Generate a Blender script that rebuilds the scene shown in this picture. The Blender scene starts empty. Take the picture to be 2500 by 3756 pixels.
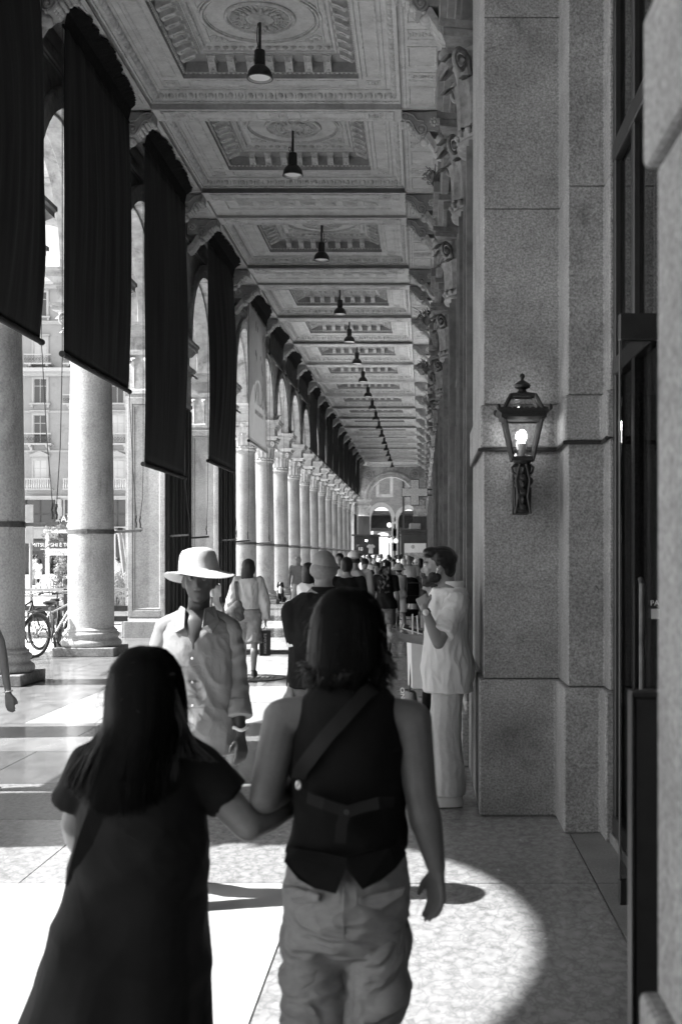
import bpy, bmesh, math, random
import numpy as np
from mathutils import Vector, Matrix, noise
R = math.radians
PI = math.pi
random.seed(7)
sc = bpy.context.scene
COL = sc.collection

# ------------------------------------------------------------------ camera, sky, sun, exposure
cam_d = bpy.data.cameras.new('camera'); cam = bpy.data.objects.new('camera', cam_d); COL.objects.link(cam)
cam.location = (0, 0, 1.62); cam.rotation_euler = (R(90), 0, 0)
cam_d.sensor_fit = 'VERTICAL'; cam_d.sensor_height = 36; cam_d.lens = 36 * 4450 / 3756
cam_d.shift_x = -298 / 3756; cam_d.shift_y = 164 / 3756
cam_d.clip_start = 0.05; cam_d.clip_end = 2000
cam_d.dof.use_dof = True; cam_d.dof.focus_distance = 13.0; cam_d.dof.aperture_fstop = 4.6
sc.camera = cam
SUN_AHEAD, SUN_EL = R(-6), R(52)
sdir = Vector((-math.cos(SUN_AHEAD) * math.cos(SUN_EL), math.sin(SUN_AHEAD) * math.cos(SUN_EL), math.sin(SUN_EL)))
w = bpy.data.worlds.new('World'); sc.world = w; w.use_nodes = True
nt = w.node_tree; bgn = nt.nodes['Background']
sky = nt.nodes.new('ShaderNodeTexSky'); sky.sky_type = 'NISHITA'; sky.sun_disc = False
sky.sun_elevation = SUN_EL; sky.sun_rotation = math.atan2(sdir.x, sdir.y)
bw = nt.nodes.new('ShaderNodeRGBToBW'); nt.links.new(sky.outputs[0], bw.inputs[0]); nt.links.new(bw.outputs[0], bgn.inputs[0])
bgn.inputs[1].default_value = 0.15
sl = bpy.data.lights.new('sun', 'SUN'); sl.energy = 5.0; sl.angle = R(0.6); sl.color = (1, 1, 1)
so = bpy.data.objects.new('sun', sl); COL.objects.link(so); so.rotation_euler = sdir.to_track_quat('Z', 'Y').to_euler()
so.location = (-30, 10, 40)
sc.view_settings.view_transform = 'Standard'; sc.view_settings.look = 'None'
sc.view_settings.gamma = 1; sc.view_settings.exposure = 1.65; sc.view_settings.use_curve_mapping = False
sc.render.engine = 'CYCLES'; sc.cycles.use_denoising = True
sc.cycles.max_bounces = 10; sc.cycles.diffuse_bounces = 5; sc.cycles.caustics_reflective = False; sc.cycles.caustics_refractive = False

F = 2791.0
def P(xd, vd, D):   # a measured picture point (1568 wide) at a known distance -> metres in the place
    return Vector(((xd - 971) * D / F, D, 1.62 - (vd - 1281) * D / F))

# ------------------------------------------------------------------ materials (the photograph is black and white: all greys)
MATS = {}
def M(name, col, rough=0.6, n1=None, n2=None, bump=None, metal=0.0, spec=0.5, stretch=(1, 1, 1), coat=0, local=False, rand=0, bump2=None):
    """grey principled; n1/n2=(scale, amount) noises multiply the colour; bump=(scale, strength, distance)"""
    if name in MATS: return MATS[name]
    m = bpy.data.materials.new(name); m.use_nodes = True; MATS[name] = m
    t = m.node_tree; b = t.nodes['Principled BSDF']
    b.inputs['Base Color'].default_value = (col, col, col, 1); b.inputs['Roughness'].default_value = rough
    b.inputs['Metallic'].default_value = metal; b.inputs['Specular IOR Level'].default_value = spec
    b.inputs['Coat Weight'].default_value = coat
    if n1 or n2 or bump:
        if local: src = t.nodes.new('ShaderNodeTexCoord').outputs['Object']
        else: src = t.nodes.new('ShaderNodeNewGeometry').outputs['Position']
        mp = t.nodes.new('ShaderNodeMapping'); mp.inputs['Scale'].default_value = stretch
        t.links.new(src, mp.inputs[0]); v = mp.outputs[0]
        def nz(s, det=5):
            n = t.nodes.new('ShaderNodeTexNoise'); n.inputs['Scale'].default_value = s; n.inputs['Detail'].default_value = det
            n.inputs['Roughness'].default_value = 0.65; t.links.new(v, n.inputs['Vector']); return n.outputs[0]
        cur = None
        for nn in (n1, n2):
            if not nn: continue
            r = t.nodes.new('ShaderNodeMapRange'); r.inputs[1].default_value = 0.3; r.inputs[2].default_value = 0.7
            r.inputs[3].default_value = 1 - nn[1]; r.inputs[4].default_value = 1 + nn[1]
            t.links.new(nz(nn[0]), r.inputs[0])
            if cur is None: cur = r.outputs[0]
            else:
                mu = t.nodes.new('ShaderNodeMath'); mu.operation = 'MULTIPLY'; t.links.new(cur, mu.inputs[0]); t.links.new(r.outputs[0], mu.inputs[1]); cur = mu.outputs[0]
        if rand and cur is not None:
            oi = t.nodes.new('ShaderNodeObjectInfo'); r = t.nodes.new('ShaderNodeMapRange'); r.inputs[3].default_value = 1-rand; r.inputs[4].default_value = 1+rand; t.links.new(oi.outputs['Random'], r.inputs[0])
            mu = t.nodes.new('ShaderNodeMath'); mu.operation = 'MULTIPLY'; t.links.new(cur, mu.inputs[0]); t.links.new(r.outputs[0], mu.inputs[1]); cur = mu.outputs[0]
        if cur is not None:
            mu = t.nodes.new('ShaderNodeMath'); mu.operation = 'MULTIPLY'; mu.inputs[1].default_value = col; t.links.new(cur, mu.inputs[0])
            mx = t.nodes.new('ShaderNodeMath'); mx.operation = 'MINIMUM'; mx.inputs[1].default_value = 0.85; t.links.new(mu.outputs[0], mx.inputs[0])
            t.links.new(mx.outputs[0], b.inputs['Base Color'])
        if bump:
            bp = t.nodes.new('ShaderNodeBump'); bp.inputs['Strength'].default_value = bump[1]
            bp.inputs['Distance'].default_value = bump[2] if len(bump) > 2 else 0.01
            t.links.new(nz(bump[0], 3), bp.inputs['Height']); t.links.new(bp.outputs[0], b.inputs['Normal'])
            if bump2:
                b2 = t.nodes.new('ShaderNodeBump'); b2.inputs['Strength'].default_value = bump2[1]; b2.inputs['Distance'].default_value = bump2[2]
                h2 = t.nodes.new('ShaderNodeTexNoise'); h2.inputs['Scale'].default_value = bump2[0]; h2.inputs['Detail'].default_value = 2; h2.inputs['Distortion'].default_value = 1.2; t.links.new(v, h2.inputs['Vector'])
                ab_ = t.nodes.new('ShaderNodeMath'); ab_.operation = 'PINGPONG'; ab_.inputs[1].default_value = .14; t.links.new(h2.outputs[0], ab_.inputs[0])
                t.links.new(ab_.outputs[0], b2.inputs['Height']); t.links.new(b2.outputs[0], bp.inputs['Normal'])
    return m
def breccia(name, col, vein, scale, rough, amount=0.75):
    m = M(name, col, rough)
    t = m.node_tree; b = t.nodes['Principled BSDF']
    g = t.nodes.new('ShaderNodeNewGeometry'); mp = t.nodes.new('ShaderNodeMapping'); mp.inputs['Scale'].default_value = (1, 0.62, 1)
    t.links.new(g.outputs['Position'], mp.inputs[0])
    n = t.nodes.new('ShaderNodeTexNoise'); n.inputs['Scale'].default_value = scale * 0.8; n.inputs['Detail'].default_value = 4
    t.links.new(mp.outputs[0], n.inputs['Vector'])
    mx = t.nodes.new('ShaderNodeMix'); mx.data_type = 'RGBA'; mx.blend_type = 'LINEAR_LIGHT'; mx.inputs[0].default_value = 0.22
    t.links.new(mp.outputs[0], mx.inputs[6]); t.links.new(n.outputs['Color'], mx.inputs[7])
    vo = t.nodes.new('ShaderNodeTexVoronoi'); vo.feature = 'DISTANCE_TO_EDGE'; vo.inputs['Scale'].default_value = scale
    t.links.new(mx.outputs[2], vo.inputs['Vector'])
    r = t.nodes.new('ShaderNodeMapRange'); r.inputs[1].default_value = 0.0; r.inputs[2].default_value = 0.13
    r.inputs[3].default_value = 1 - amount * 0.7; r.inputs[4].default_value = 1.0; t.links.new(vo.outputs[0], r.inputs[0])
    n2 = t.nodes.new('ShaderNodeTexNoise'); n2.inputs['Scale'].default_value = scale * 2.2; n2.inputs['Detail'].default_value = 7
    t.links.new(mp.outputs[0], n2.inputs['Vector'])
    r2 = t.nodes.new('ShaderNodeMapRange'); r2.inputs[1].default_value = 0.36; r2.inputs[2].default_value = 0.62
    r2.inputs[3].default_value = 1 - amount * 0.5; r2.inputs[4].default_value = 1.08; t.links.new(n2.outputs[0], r2.inputs[0])
    a = t.nodes.new('ShaderNodeMath'); a.operation = 'MULTIPLY'; t.links.new(r.outputs[0], a.inputs[0]); t.links.new(r2.outputs[0], a.inputs[1])
    c = t.nodes.new('ShaderNodeMath'); c.operation = 'MULTIPLY'; c.inputs[1].default_value = col; t.links.new(a.outputs[0], c.inputs[0])
    t.links.new(c.outputs[0], b.inputs['Base Color'])
    rr = t.nodes.new('ShaderNodeMapRange'); rr.inputs[3].default_value = rough * 0.6; rr.inputs[4].default_value = rough * 1.5
    t.links.new(n2.outputs[0], rr.inputs[0]); t.links.new(rr.outputs[0], b.inputs['Roughness'])
    return m
def glass(name, alpha=0.12, col=0.6, rough=0.02):
    m = bpy.data.materials.new(name); m.use_nodes = True; MATS[name] = m; t = m.node_tree
    for n in list(t.nodes): t.nodes.remove(n)
    o = t.nodes.new('ShaderNodeOutputMaterial'); mx = t.nodes.new('ShaderNodeMixShader'); tr = t.nodes.new('ShaderNodeBsdfTransparent')
    gl = t.nodes.new('ShaderNodeBsdfGlossy'); gl.inputs['Roughness'].default_value = rough; tr.inputs[0].default_value = (col, col, col, 1)
    fr = t.nodes.new('ShaderNodeFresnel'); fr.inputs[0].default_value = 1.45
    ad = t.nodes.new('ShaderNodeMath'); ad.inputs[1].default_value = alpha; t.links.new(fr.outputs[0], ad.inputs[0])
    t.links.new(ad.outputs[0], mx.inputs[0]); t.links.new(tr.outputs[0], mx.inputs[1]); t.links.new(gl.outputs[0], mx.inputs[2]); t.links.new(mx.outputs[0], o.inputs[0]); return m
def emis(name, s):
    m = bpy.data.materials.new(name); m.use_nodes = True; b = m.node_tree.nodes['Principled BSDF']
    b.inputs['Emission Color'].default_value = (1, 1, 1, 1); b.inputs['Emission Strength'].default_value = s; return m
def translucent(name, col, amt):
    m = M(name, col, 0.8, (6, .12), (1.2, .1), (60, .1, .003)); t = m.node_tree; b = t.nodes['Principled BSDF']; o = t.nodes['Material Output']
    tr = t.nodes.new('ShaderNodeBsdfTranslucent'); tr.inputs[0].default_value = (col, col, col, 1); mx = t.nodes.new('ShaderNodeMixShader'); mx.inputs[0].default_value = amt
    t.links.new(b.outputs[0], mx.inputs[1]); t.links.new(tr.outputs[0], mx.inputs[2]); t.links.new(mx.outputs[0], o.inputs[0]); return m

m_granite = M('granite', 0.30, 0.75, (55, .5), (1.1, .22), (70, .35, .006))
m_granite_near = M('granite_pier', 0.25, 0.7, (82, .6), (2.3, .26), (80, .5, .006), rand=.1)
m_colstone = M('column_granite', 0.36, 0.7, (38, .3), (1.3, .25), (45, .4, .008))
m_plinth = M('plinth_stone', 0.2, 0.8, (30, .35), (2.5, .35), (25, .5, .01))
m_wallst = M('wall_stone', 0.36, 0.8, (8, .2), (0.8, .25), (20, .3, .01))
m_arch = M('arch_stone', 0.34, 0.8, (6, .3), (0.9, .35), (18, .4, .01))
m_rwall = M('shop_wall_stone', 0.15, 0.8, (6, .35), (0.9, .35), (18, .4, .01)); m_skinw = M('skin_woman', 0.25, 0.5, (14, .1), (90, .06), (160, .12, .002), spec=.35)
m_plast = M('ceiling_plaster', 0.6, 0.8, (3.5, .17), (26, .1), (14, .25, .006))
m_plast2 = M('ceiling_plaster_recess', 0.34, 0.85, (3.0, .2), (20, .12), (14, .3, .008))  # darker copy of the plaster, paints extra shade into the recesses
m_orn = M('ceiling_ornament', 0.58, 0.8, (7, .25), (30, .12), (30, .3, .006))
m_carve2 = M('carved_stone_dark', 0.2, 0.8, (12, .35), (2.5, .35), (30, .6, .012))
m_carve = M('carved_stone', 0.48, 0.8, (12, .3), (2.5, .3), (30, .5, .01))
m_darkpier = M('dark_pier_stone', 0.035, 0.6, (9, .4), (1.5, .4), (20, .3, .01), stretch=(1, 1, .12))
m_wood = M('dark_shop_wood', 0.018, 0.5, (7, .4), (1.5, .35), (20, .3, .006), stretch=(1, 1, .1))
m_wood2 = M('worn_shop_wood', 0.05, 0.5, (7, .35), (1.5, .35), (20, .3, .006), stretch=(1, 1, .1))
m_black = M('black_metal', 0.018, 0.42, (12, .3), None, (30, .15, .003))
m_iron = M('dark_iron', 0.025, 0.5, (25, .35), None, (40, .3, .004), metal=0.3)
m_steel = M('strap_steel', 0.12, 0.5, (15, .4), metal=0.6)
m_cable = M('cable', 0.05, 0.6)
m_banner = M('banner_cloth', 0.026, 0.85, (3, .25), (0.8, .3), (90, .15, .003), stretch=(1, 3.5, .35), spec=.2)
m_net = M('black_netting', 0.012, 0.95, (14, .5), None, (60, .6, .02), spec=.1)
m_bannerl = translucent('pale_banner_cloth', 0.55, 0.4)
m_white = M('white_paint', 0.75, 0.5, (9, .08))
m_mid = M('mid_grey_paint', 0.3, 0.5, (9, .15))
m_reflector = M('lamp_reflector', 0.75, 0.25, metal=.4)
m_glass = glass('shop_glass', 0.06, 0.55)
m_lglass = glass('lantern_glass', 0.05, 0.85)
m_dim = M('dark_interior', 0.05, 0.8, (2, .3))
m_skin = M('skin_light', 0.25, 0.5, (14, .08), (90, .05), (160, .12, .002), spec=.35)
m_skin2 = M('skin_mid', 0.17, 0.5, (14, .1), (90, .06), (160, .12, .002), spec=.35)
m_skin3 = M('skin_dark', 0.05, 0.42, (14, .1), (90, .06), (160, .12, .002), spec=.45)
m_hairb = M('hair_black', 0.007, 0.36, (45, .5), None, (110, .35, .004), stretch=(1, 1, .06), spec=.35)
m_hairbr = M('hair_brown', 0.03, 0.5, (45, .5), None, (110, .35, .004), stretch=(1, 1, .08), spec=.25)
m_hairg = M('hair_grey', 0.4, 0.6, (45, .3), None, (70, .6, .01))
m_hairbl = M('hair_blond', 0.26, 0.5, (45, .35), None, (70, .6, .01), stretch=(1, 1, .15))
m_ftwhite = breccia('floor_white_marble', 0.46, 0, 1.1, 0.14, .12)
m_ftgrey = breccia('floor_grey_marble', 0.25, 0, 1.3, 0.14, .25)
m_ftlight = breccia('floor_light_marble', 0.22, 0, 2.2, 0.15, .3)
m_ftdark = breccia('floor_dark_band', 0.12, 0, 2.0, 0.12, .25)
m_ftbrec = breccia('floor_breccia', 0.28, 0, 10, 0.22, .42)
m_ftgran = M('floor_granite', 0.2, 0.35, (28, .6), (60, .4), (60, .2, .003))
m_joint = M('floor_joint', 0.09, 0.9, (6, .3))
m_sill = M('sill_granite', 0.2, 0.55, (75, .3), (2, .25), (60, .3, .004))
m_ground = M('piazza_paving', 0.55, 0.7, (1.5, .12), (18, .1))
m_facade = M('facade_render', 0.27, 0.85, (1.1, .08), (9, .05))
m_facade2 = M('facade_trim', 0.34, 0.8, (3, .08))

# ------------------------------------------------------------------ mesh helpers
class MB:
    def __init__(s): s.v = []; s.f = []
    def add(s, vs, fs):
        o = len(s.v); s.v += [tuple(p) for p in vs]; s.f += [tuple(i + o for i in q) for q in fs]; return s
    def box(s, x0, x1, y0, y1, z0, z1):
        return s.add([(x0,y0,z0),(x1,y0,z0),(x1,y1,z0),(x0,y1,z0),(x0,y0,z1),(x1,y0,z1),(x1,y1,z1),(x0,y1,z1)],
                     [(3,2,1,0),(4,5,6,7),(0,1,5,4),(1,2,6,5),(2,3,7,6),(3,0,4,7)])
    def taper(s, cx, cy, z0, hx0, hy0, z1, hx1, hy1):
        return s.add([(cx-hx0,cy-hy0,z0),(cx+hx0,cy-hy0,z0),(cx+hx0,cy+hy0,z0),(cx-hx0,cy+hy0,z0),
                      (cx-hx1,cy-hy1,z1),(cx+hx1,cy-hy1,z1),(cx+hx1,cy+hy1,z1),(cx-hx1,cy+hy1,z1)],
                     [(3,2,1,0),(4,5,6,7),(0,1,5,4),(1,2,6,5),(2,3,7,6),(3,0,4,7)])
    def lathe(s, prof, n=24, c=(0,0,0), cap=True, sx=1, sy=1):
        vs = []; fs = []
        for r, z in prof:
            for k in range(n):
                a = 2*PI*k/n; vs.append((c[0]+r*math.cos(a)*sx, c[1]+r*math.sin(a)*sy, c[2]+z))
        for i in range(len(prof)-1):
            for k in range(n):
                fs.append((i*n+k, i*n+(k+1)%n, (i+1)*n+(k+1)%n, (i+1)*n+k))
        if cap:
            fs.append(tuple(reversed(range(n)))); fs.append(tuple((len(prof)-1)*n+k for k in range(n)))
        return s.add(vs, fs)
    def rings(s, rings, closed=True):
        n = len(rings[0]); vs = [p for r in rings for p in r]; fs = []
        for i in range(len(rings)-1):
            for k in range(n): fs.append((i*n+k, i*n+(k+1)%n, (i+1)*n+(k+1)%n, (i+1)*n+k))
        if closed: fs.append(tuple(reversed(range(n)))); fs.append(tuple((len(rings)-1)*n+k for k in range(n)))
        return s.add(vs, fs)
    def tube(s, pts, r, n=8, closed=False):
        pts = [Vector(p) for p in pts]; rr = r if isinstance(r, (list, tuple)) else [r]*len(pts); rings = []
        up = None
        for i, p in enumerate(pts):
            d = (pts[min(i+1,len(pts)-1)] - pts[max(i-1,0)])
            if closed: d = pts[(i+1)%len(pts)] - pts[i-1]
            d.normalize()
            if up is None: up = Vector((0,0,1)) if abs(d.z) < .9 else Vector((1,0,0))
            u = up.cross(d)
            if u.length < 1e-5: u = Vector((1,0,0)).cross(d)
            u.normalize(); w2 = d.cross(u); up = w2
            rings.append([p + (u*math.cos(2*PI*k/n) + w2*math.sin(2*PI*k/n))*rr[i] for k in range(n)])
        if closed: rings.append(rings[0]); return s.rings(rings, False)
        return s.rings(rings)
    def bar(s, p, q, wx, wz=None):
        p = Vector(p); q = Vector(q); wz = wz or wx; d = (q-p).normalized()
        u = Vector((0,0,1)).cross(d)
        if u.length < 1e-4: u = Vector((1,0,0))
        u.normalize(); v2 = d.cross(u); c = [u*wx+v2*wz, -u*wx+v2*wz, -u*wx-v2*wz, u*wx-v2*wz]
        return s.rings([[p+x for x in c], [q+x for x in c]])
    def prism(s, poly, axis, a, b):
        """poly: 2-D outline, extruded along axis from a to b"""
        def pt(q, t):
            return (t, q[0], q[1]) if axis == 'x' else ((q[0], t, q[1]) if axis == 'y' else (q[0], q[1], t))
        n = len(poly); vs = [pt(q, a) for q in poly] + [pt(q, b) for q in poly]
        fs = [(k, (k+1)%n, (k+1)%n+n, k+n) for k in range(n)] + [tuple(reversed(range(n))), tuple(range(n, 2*n))]
        return s.add(vs, fs)
    def ball(s, c, r, n=12, m=8, rot=None):
        if not isinstance(r, (list, tuple)): r = (r, r, r)
        rg = []
        for i in range(m+1):
            t = -PI/2 + PI*(i if 0 < i < m else (.02 if i == 0 else m-.02))/m; ring = []
            for k in range(n):
                p = Vector((r[0]*math.cos(t)*math.cos(2*PI*k/n), r[1]*math.cos(t)*math.sin(2*PI*k/n), r[2]*math.sin(t)))
                if rot is not None: p = rot @ p
                ring.append(p + Vector(c))
            rg.append(ring)
        return s.rings(rg)
    def cone(s, p0, r0, p1, r1, n=14, flat0=False, flat1=False):
        """tapered capsule, radii may be (side, depth)"""
        p0 = Vector(p0); p1 = Vector(p1); d = p1-p0; L = d.length; d.normalize()
        r0 = r0 if isinstance(r0, tuple) else (r0, r0); r1 = r1 if isinstance(r1, tuple) else (r1, r1)
        u = Vector((1,0,0)) - d*d.x
        if u.length < .2: u = Vector((0,1,0)) - d*d.y
        u.normalize(); w2 = d.cross(u); rg = []
        def ring(c, ru, rw): rg.append([c + u*ru*math.cos(2*PI*k/n) + w2*rw*math.sin(2*PI*k/n) for k in range(n)])
        if not flat0:
            for a in (85, 55, 28): ring(p0 - d*min(r0)*math.sin(R(a)), r0[0]*math.cos(R(a)), r0[1]*math.cos(R(a)))
        ring(p0, *r0); ring(p1, *r1)
        if not flat1:
            for a in (28, 55, 85): ring(p1 + d*min(r1)*math.sin(R(a)), r1[0]*math.cos(R(a)), r1[1]*math.cos(R(a)))
        return s.rings(rg)
    def loft(s, secs, n=24, fn=None):
        """secs: (x,y,z, rx, ry) stacked sections; fn(angle, i) multiplies the radius"""
        rg = []
        for i, (x, y, z, rx, ry) in enumerate(secs):
            rg.append([(x + rx*math.cos(2*PI*k/n)*(fn(2*PI*k/n, i) if fn else 1), y + ry*math.sin(2*PI*k/n)*(fn(2*PI*k/n, i) if fn else 1), z) for k in range(n)])
        return s.rings(rg)
    def rectsweep(s, prof, x0, x1, y0, y1, cap=False):
        """prof: (inset, z) swept round a rectangle"""
        rg = [[(x0+o,y0+o,z),(x1-o,y0+o,z),(x1-o,y1-o,z),(x0+o,y1-o,z)] for o, z in prof]
        s.rings(rg, False)
        if cap: s.add(rg[-1], [(0,1,2,3)])
        return s
    def mesh(s, name, smooth=None):
        me = bpy.data.meshes.new(name); me.from_pydata(s.v, [], s.f)
        bm = bmesh.new(); bm.from_mesh(me); bmesh.ops.recalc_face_normals(bm, faces=bm.faces); bm.to_mesh(me); bm.free()
        if smooth is not None:
            me.polygons.foreach_set('use_smooth', [True]*len(me.polygons)); me.set_sharp_from_angle(angle=R(smooth))
        return me
def ob(name, data, mat=None, parent=None, loc=(0,0,0), rotz=0, smooth=None, bevel=0, scale=None, rot=None, seg=1):
    if isinstance(data, MB): data = data.mesh(name, smooth)
    o = bpy.data.objects.new(name, data); COL.objects.link(o)
    if mat is not None and data is not None and not data.materials: data.materials.append(mat)
    o.location = loc
    if rot is not None: o.rotation_euler = rot
    elif rotz: o.rotation_euler = (0, 0, rotz)
    if scale is not None: o.scale = scale
    if parent is not None: o.parent = parent
    if bevel:
        bv = o.modifiers.new('bevel', 'BEVEL'); bv.width = bevel; bv.segments = seg; bv.limit_method = 'ANGLE'; bv.angle_limit = R(40)
    return o
def tag(o, label=None, cat=None, group=None, kind=None):
    if label: o['label'] = label
    if cat: o['category'] = cat
    if group: o['group'] = group
    if kind: o['kind'] = kind
    return o
def thing(name, label, cat, loc=(0,0,0), rotz=0, group=None):
    return tag(ob(name, None, loc=loc, rotz=rotz), label, cat, group)
def text(body, size, mat, parent, loc, rot, name='lettering', ext=0.002, align='LEFT', flip=False, sx=1):
    c = bpy.data.curves.new(name, 'FONT'); c.body = body; c.size = size; c.extrude = ext; c.align_x = align; c.materials.append(mat)
    o = bpy.data.objects.new(name, c); COL.objects.link(o); o.location = loc; o.rotation_euler = rot; o.parent = parent
    o.scale = (-sx if flip else sx, 1, 1); return o
def copy_tree(o, parent=None):
    c = o.copy(); COL.objects.link(c)
    if parent is not None: c.parent = parent
    for ch in list(o.children): copy_tree(ch, c)
    return c

# ------------------------------------------------------------------ bay rhythm of the portico (Y of the supports)
COLS = [15.57, 20.1] + [37.4 + 4.52*k for k in range(12)]
COLS_BACK = [-2.6, -7.1, 11.02]
PIERS = [(1.2, 2.75), (6.5, 8.0), (24.2, 26.8), (30.55, 33.15), (91.3, 93.9)]  # first two are unseen, sized to shade the women and shape the sun pool
YEND = 98.3
SUPP = sorted([(y-.46, y+.46) for y in COLS+COLS_BACK] + PIERS + [(YEND-.1, YEND+1)])
CX = -5.48            # column axis
WX0, WX1 = -5.86, -5.12   # arcade wall faces
ZI = 6.28             # springing of the arches
ZB = 8.93             # underside of the ceiling beams
CL, CR = -4.42, -.35  # ceiling panel edges
BEAMS = [-8.9, -4.4, .1, 4.62, 9.35, 11.1, 15.57, 20.1, 24.65, 26.45, 31.05, 32.93] + [37.45 + 4.52*k for k in range(13)] + [93.5, 98.05]

# an old dark smudge on the plinth of the lantern pier
t = m_granite_near.node_tree; b = t.nodes['Principled BSDF']; lk = b.inputs['Base Color'].links[0]; src = lk.from_socket
gp_ = t.nodes.new('ShaderNodeNewGeometry'); vm = t.nodes.new('ShaderNodeVectorMath'); vm.operation = 'DISTANCE'; vm.inputs[1].default_value = (.6, 7.57, .52); t.links.new(gp_.outputs['Position'], vm.inputs[0])
nn_ = t.nodes.new('ShaderNodeTexNoise'); nn_.inputs['Scale'].default_value = 9; t.links.new(gp_.outputs['Position'], nn_.inputs['Vector'])
ad = t.nodes.new('ShaderNodeMath'); ad.operation = 'MULTIPLY_ADD'; ad.inputs[1].default_value = .3; t.links.new(nn_.outputs[0], ad.inputs[0]); t.links.new(vm.outputs['Value'], ad.inputs[2])
mr_ = t.nodes.new('ShaderNodeMapRange'); mr_.inputs[1].default_value = .17; mr_.inputs[2].default_value = .4; mr_.inputs[3].default_value = .5; mr_.inputs[4].default_value = 1; t.links.new(ad.outputs[0], mr_.inputs[0])
mm_ = t.nodes.new('ShaderNodeMath'); mm_.operation = 'MULTIPLY'; t.links.new(src, mm_.inputs[0]); t.links.new(mr_.outputs[0], mm_.inputs[1]); t.links.new(mm_.outputs[0], b.inputs['Base Color'])

def grime(m, scale, lo, hi, dark, stretch=(1,1,1), det=9):
    '''dirt specks, drips and flaking with a shape of their own'''
    t = m.node_tree; b = t.nodes['Principled BSDF']; src = b.inputs['Base Color'].links[0].from_socket
    g_ = t.nodes.new('ShaderNodeNewGeometry'); mp = t.nodes.new('ShaderNodeMapping'); mp.inputs['Scale'].default_value = stretch; t.links.new(g_.outputs['Position'], mp.inputs[0])
    n = t.nodes.new('ShaderNodeTexNoise'); n.inputs['Scale'].default_value = scale; n.inputs['Detail'].default_value = det; n.inputs['Roughness'].default_value = .72; n.inputs['Distortion'].default_value = .6; t.links.new(mp.outputs[0], n.inputs['Vector'])
    r = t.nodes.new('ShaderNodeMapRange'); r.inputs[1].default_value = lo; r.inputs[2].default_value = hi; r.inputs[3].default_value = 1; r.inputs[4].default_value = dark; t.links.new(n.outputs[0], r.inputs[0])
    mu = t.nodes.new('ShaderNodeMath'); mu.operation = 'MULTIPLY'; t.links.new(src, mu.inputs[0]); t.links.new(r.outputs[0], mu.inputs[1]); t.links.new(mu.outputs[0], b.inputs['Base Color'])
grime(m_plast, 2.6, .58, .7, .72, (1.6, 1.6, 1)); grime(m_plast, 13, .63, .68, .5); grime(m_orn, 9, .58, .66, .55)
grime(m_colstone, 2.0, .55, .7, .6, (1.5,1.5,.5)); grime(m_wallst, 2.5, .55, .66, .5, (1,1,.6)); grime(m_arch, 2.2, .54, .66, .5); grime(m_granite_near, 4.0, .6, .7, .6); grime(m_granite_near, 16, .66, .7, .45)
grime(m_ftbrec, 5, .62, .68, .7); grime(m_ftlight, 5, .62, .67, .7); grime(m_plinth, 6, .55, .65, .6); grime(m_facade, .5, .55, .7, .75)
m_hbase = M('hair_base', 0.003, 0.95, (45, .3), spec=.02)
# ================================================================== THE SETTING
g = MB(); g.add([(-400,-200,-.05),(-6.4,-200,-.05),(-6.4,700,-.05),(-400,700,-.05)], [(0,1,2,3)])
g.add([(-6.4,99.6,-.05),(300,99.6,-.05),(300,700,-.05),(-6.4,700,-.05)], [(0,1,2,3)])
tag(ob('ground', g, m_ground), kind='structure')
fl = MB(); fl.add([(-6.42,-12,-.014),(3.2,-12,-.014),(3.2,99.8,-.014),(-6.42,99.8,-.014)], [(0,1,2,3)]); fl.box(-6.42,-6.38,-12,99.8,-.3,-.014)
floor = tag(ob('floor', fl, m_joint), kind='structure')
def slab(x0, x1, y0, y1, mat, gap=.004):
    ob('slab', MB().box(x0+gap, x1-gap, y0+gap, y1-gap, -.013, random.uniform(-.0006, .0006)), mat, floor)
bw_ = MB().box(WX0, 3.2, -9.6, -9.2, 0, 9.8); tag(ob('back_wall', bw_, m_arch), kind='structure')  # unseen wall added to stop sky light entering from behind the camera
rows = [(-12,-6,'b'),(-6,-1,'b'),(-1,2.2,'w'),(2.2,6.02,'w'),(6.02,7.48,'x'),(7.48,8.66,'g'),(8.66,10.1,'d'),(10.1,10.95,'l'),(10.95,11.8,'l')]
y = 11.8
while y < 47:
    nb = min([b for b in BEAMS if b > y + 1.2] or [99]); L = nb - .42 - y
    k = max(1, round(L/1.35))
    for i in range(k): rows.append((y+L*i/k, y+L*(i+1)/k, 'w'))
    rows += [(y+L, y+L+.42, 'l'), (y+L+.42, y+L+.84, 'd')]; y = y+L+.84
for (a, b, t) in rows:
    cm = {'w': m_ftwhite, 'x': m_ftbrec, 'g': m_ftgran, 'd': m_ftdark, 'l': m_ftlight, 'b': m_ftlight}[t]
    side = {'w': m_ftbrec, 'x': m_ftbrec, 'g': m_ftgran, 'd': m_ftdark, 'l': m_ftlight, 'b': m_ftbrec}[t]
    if b < 47:
        if t in 'wb':
            n = 3 if b-a < 2 else 1
            off = random.uniform(-.35, .35)
            xs = [-3.87] + ([-2.75+off, -1.65+off] if n == 3 else []) + [-.6]
            for i in range(len(xs)-1): slab(xs[i], xs[i+1], a, b, cm)
            slab(-5.0, -3.87, a, b, m_ftlight if t == 'w' else side)
            slab(-.6, .86, a, b, m_ftbrec if b < 30 else m_ftgrey)
        else:
            for i in range(4):
                xx = [-5.0, -3.5+.4*math.sin(a*3), -2.0, -.6][i:i+2]
                if len(xx) == 2: slab(xx[0], xx[1], a, b, cm)
            slab(-.6, .86, a, b, m_ftbrec if t in 'xg' or a < 9 else cm)
        slab(-6.4, -5.0, a, b, m_ftlight)
    slab(.86, 1.1, a, b, m_sill) if b < 9.2 else None
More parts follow.
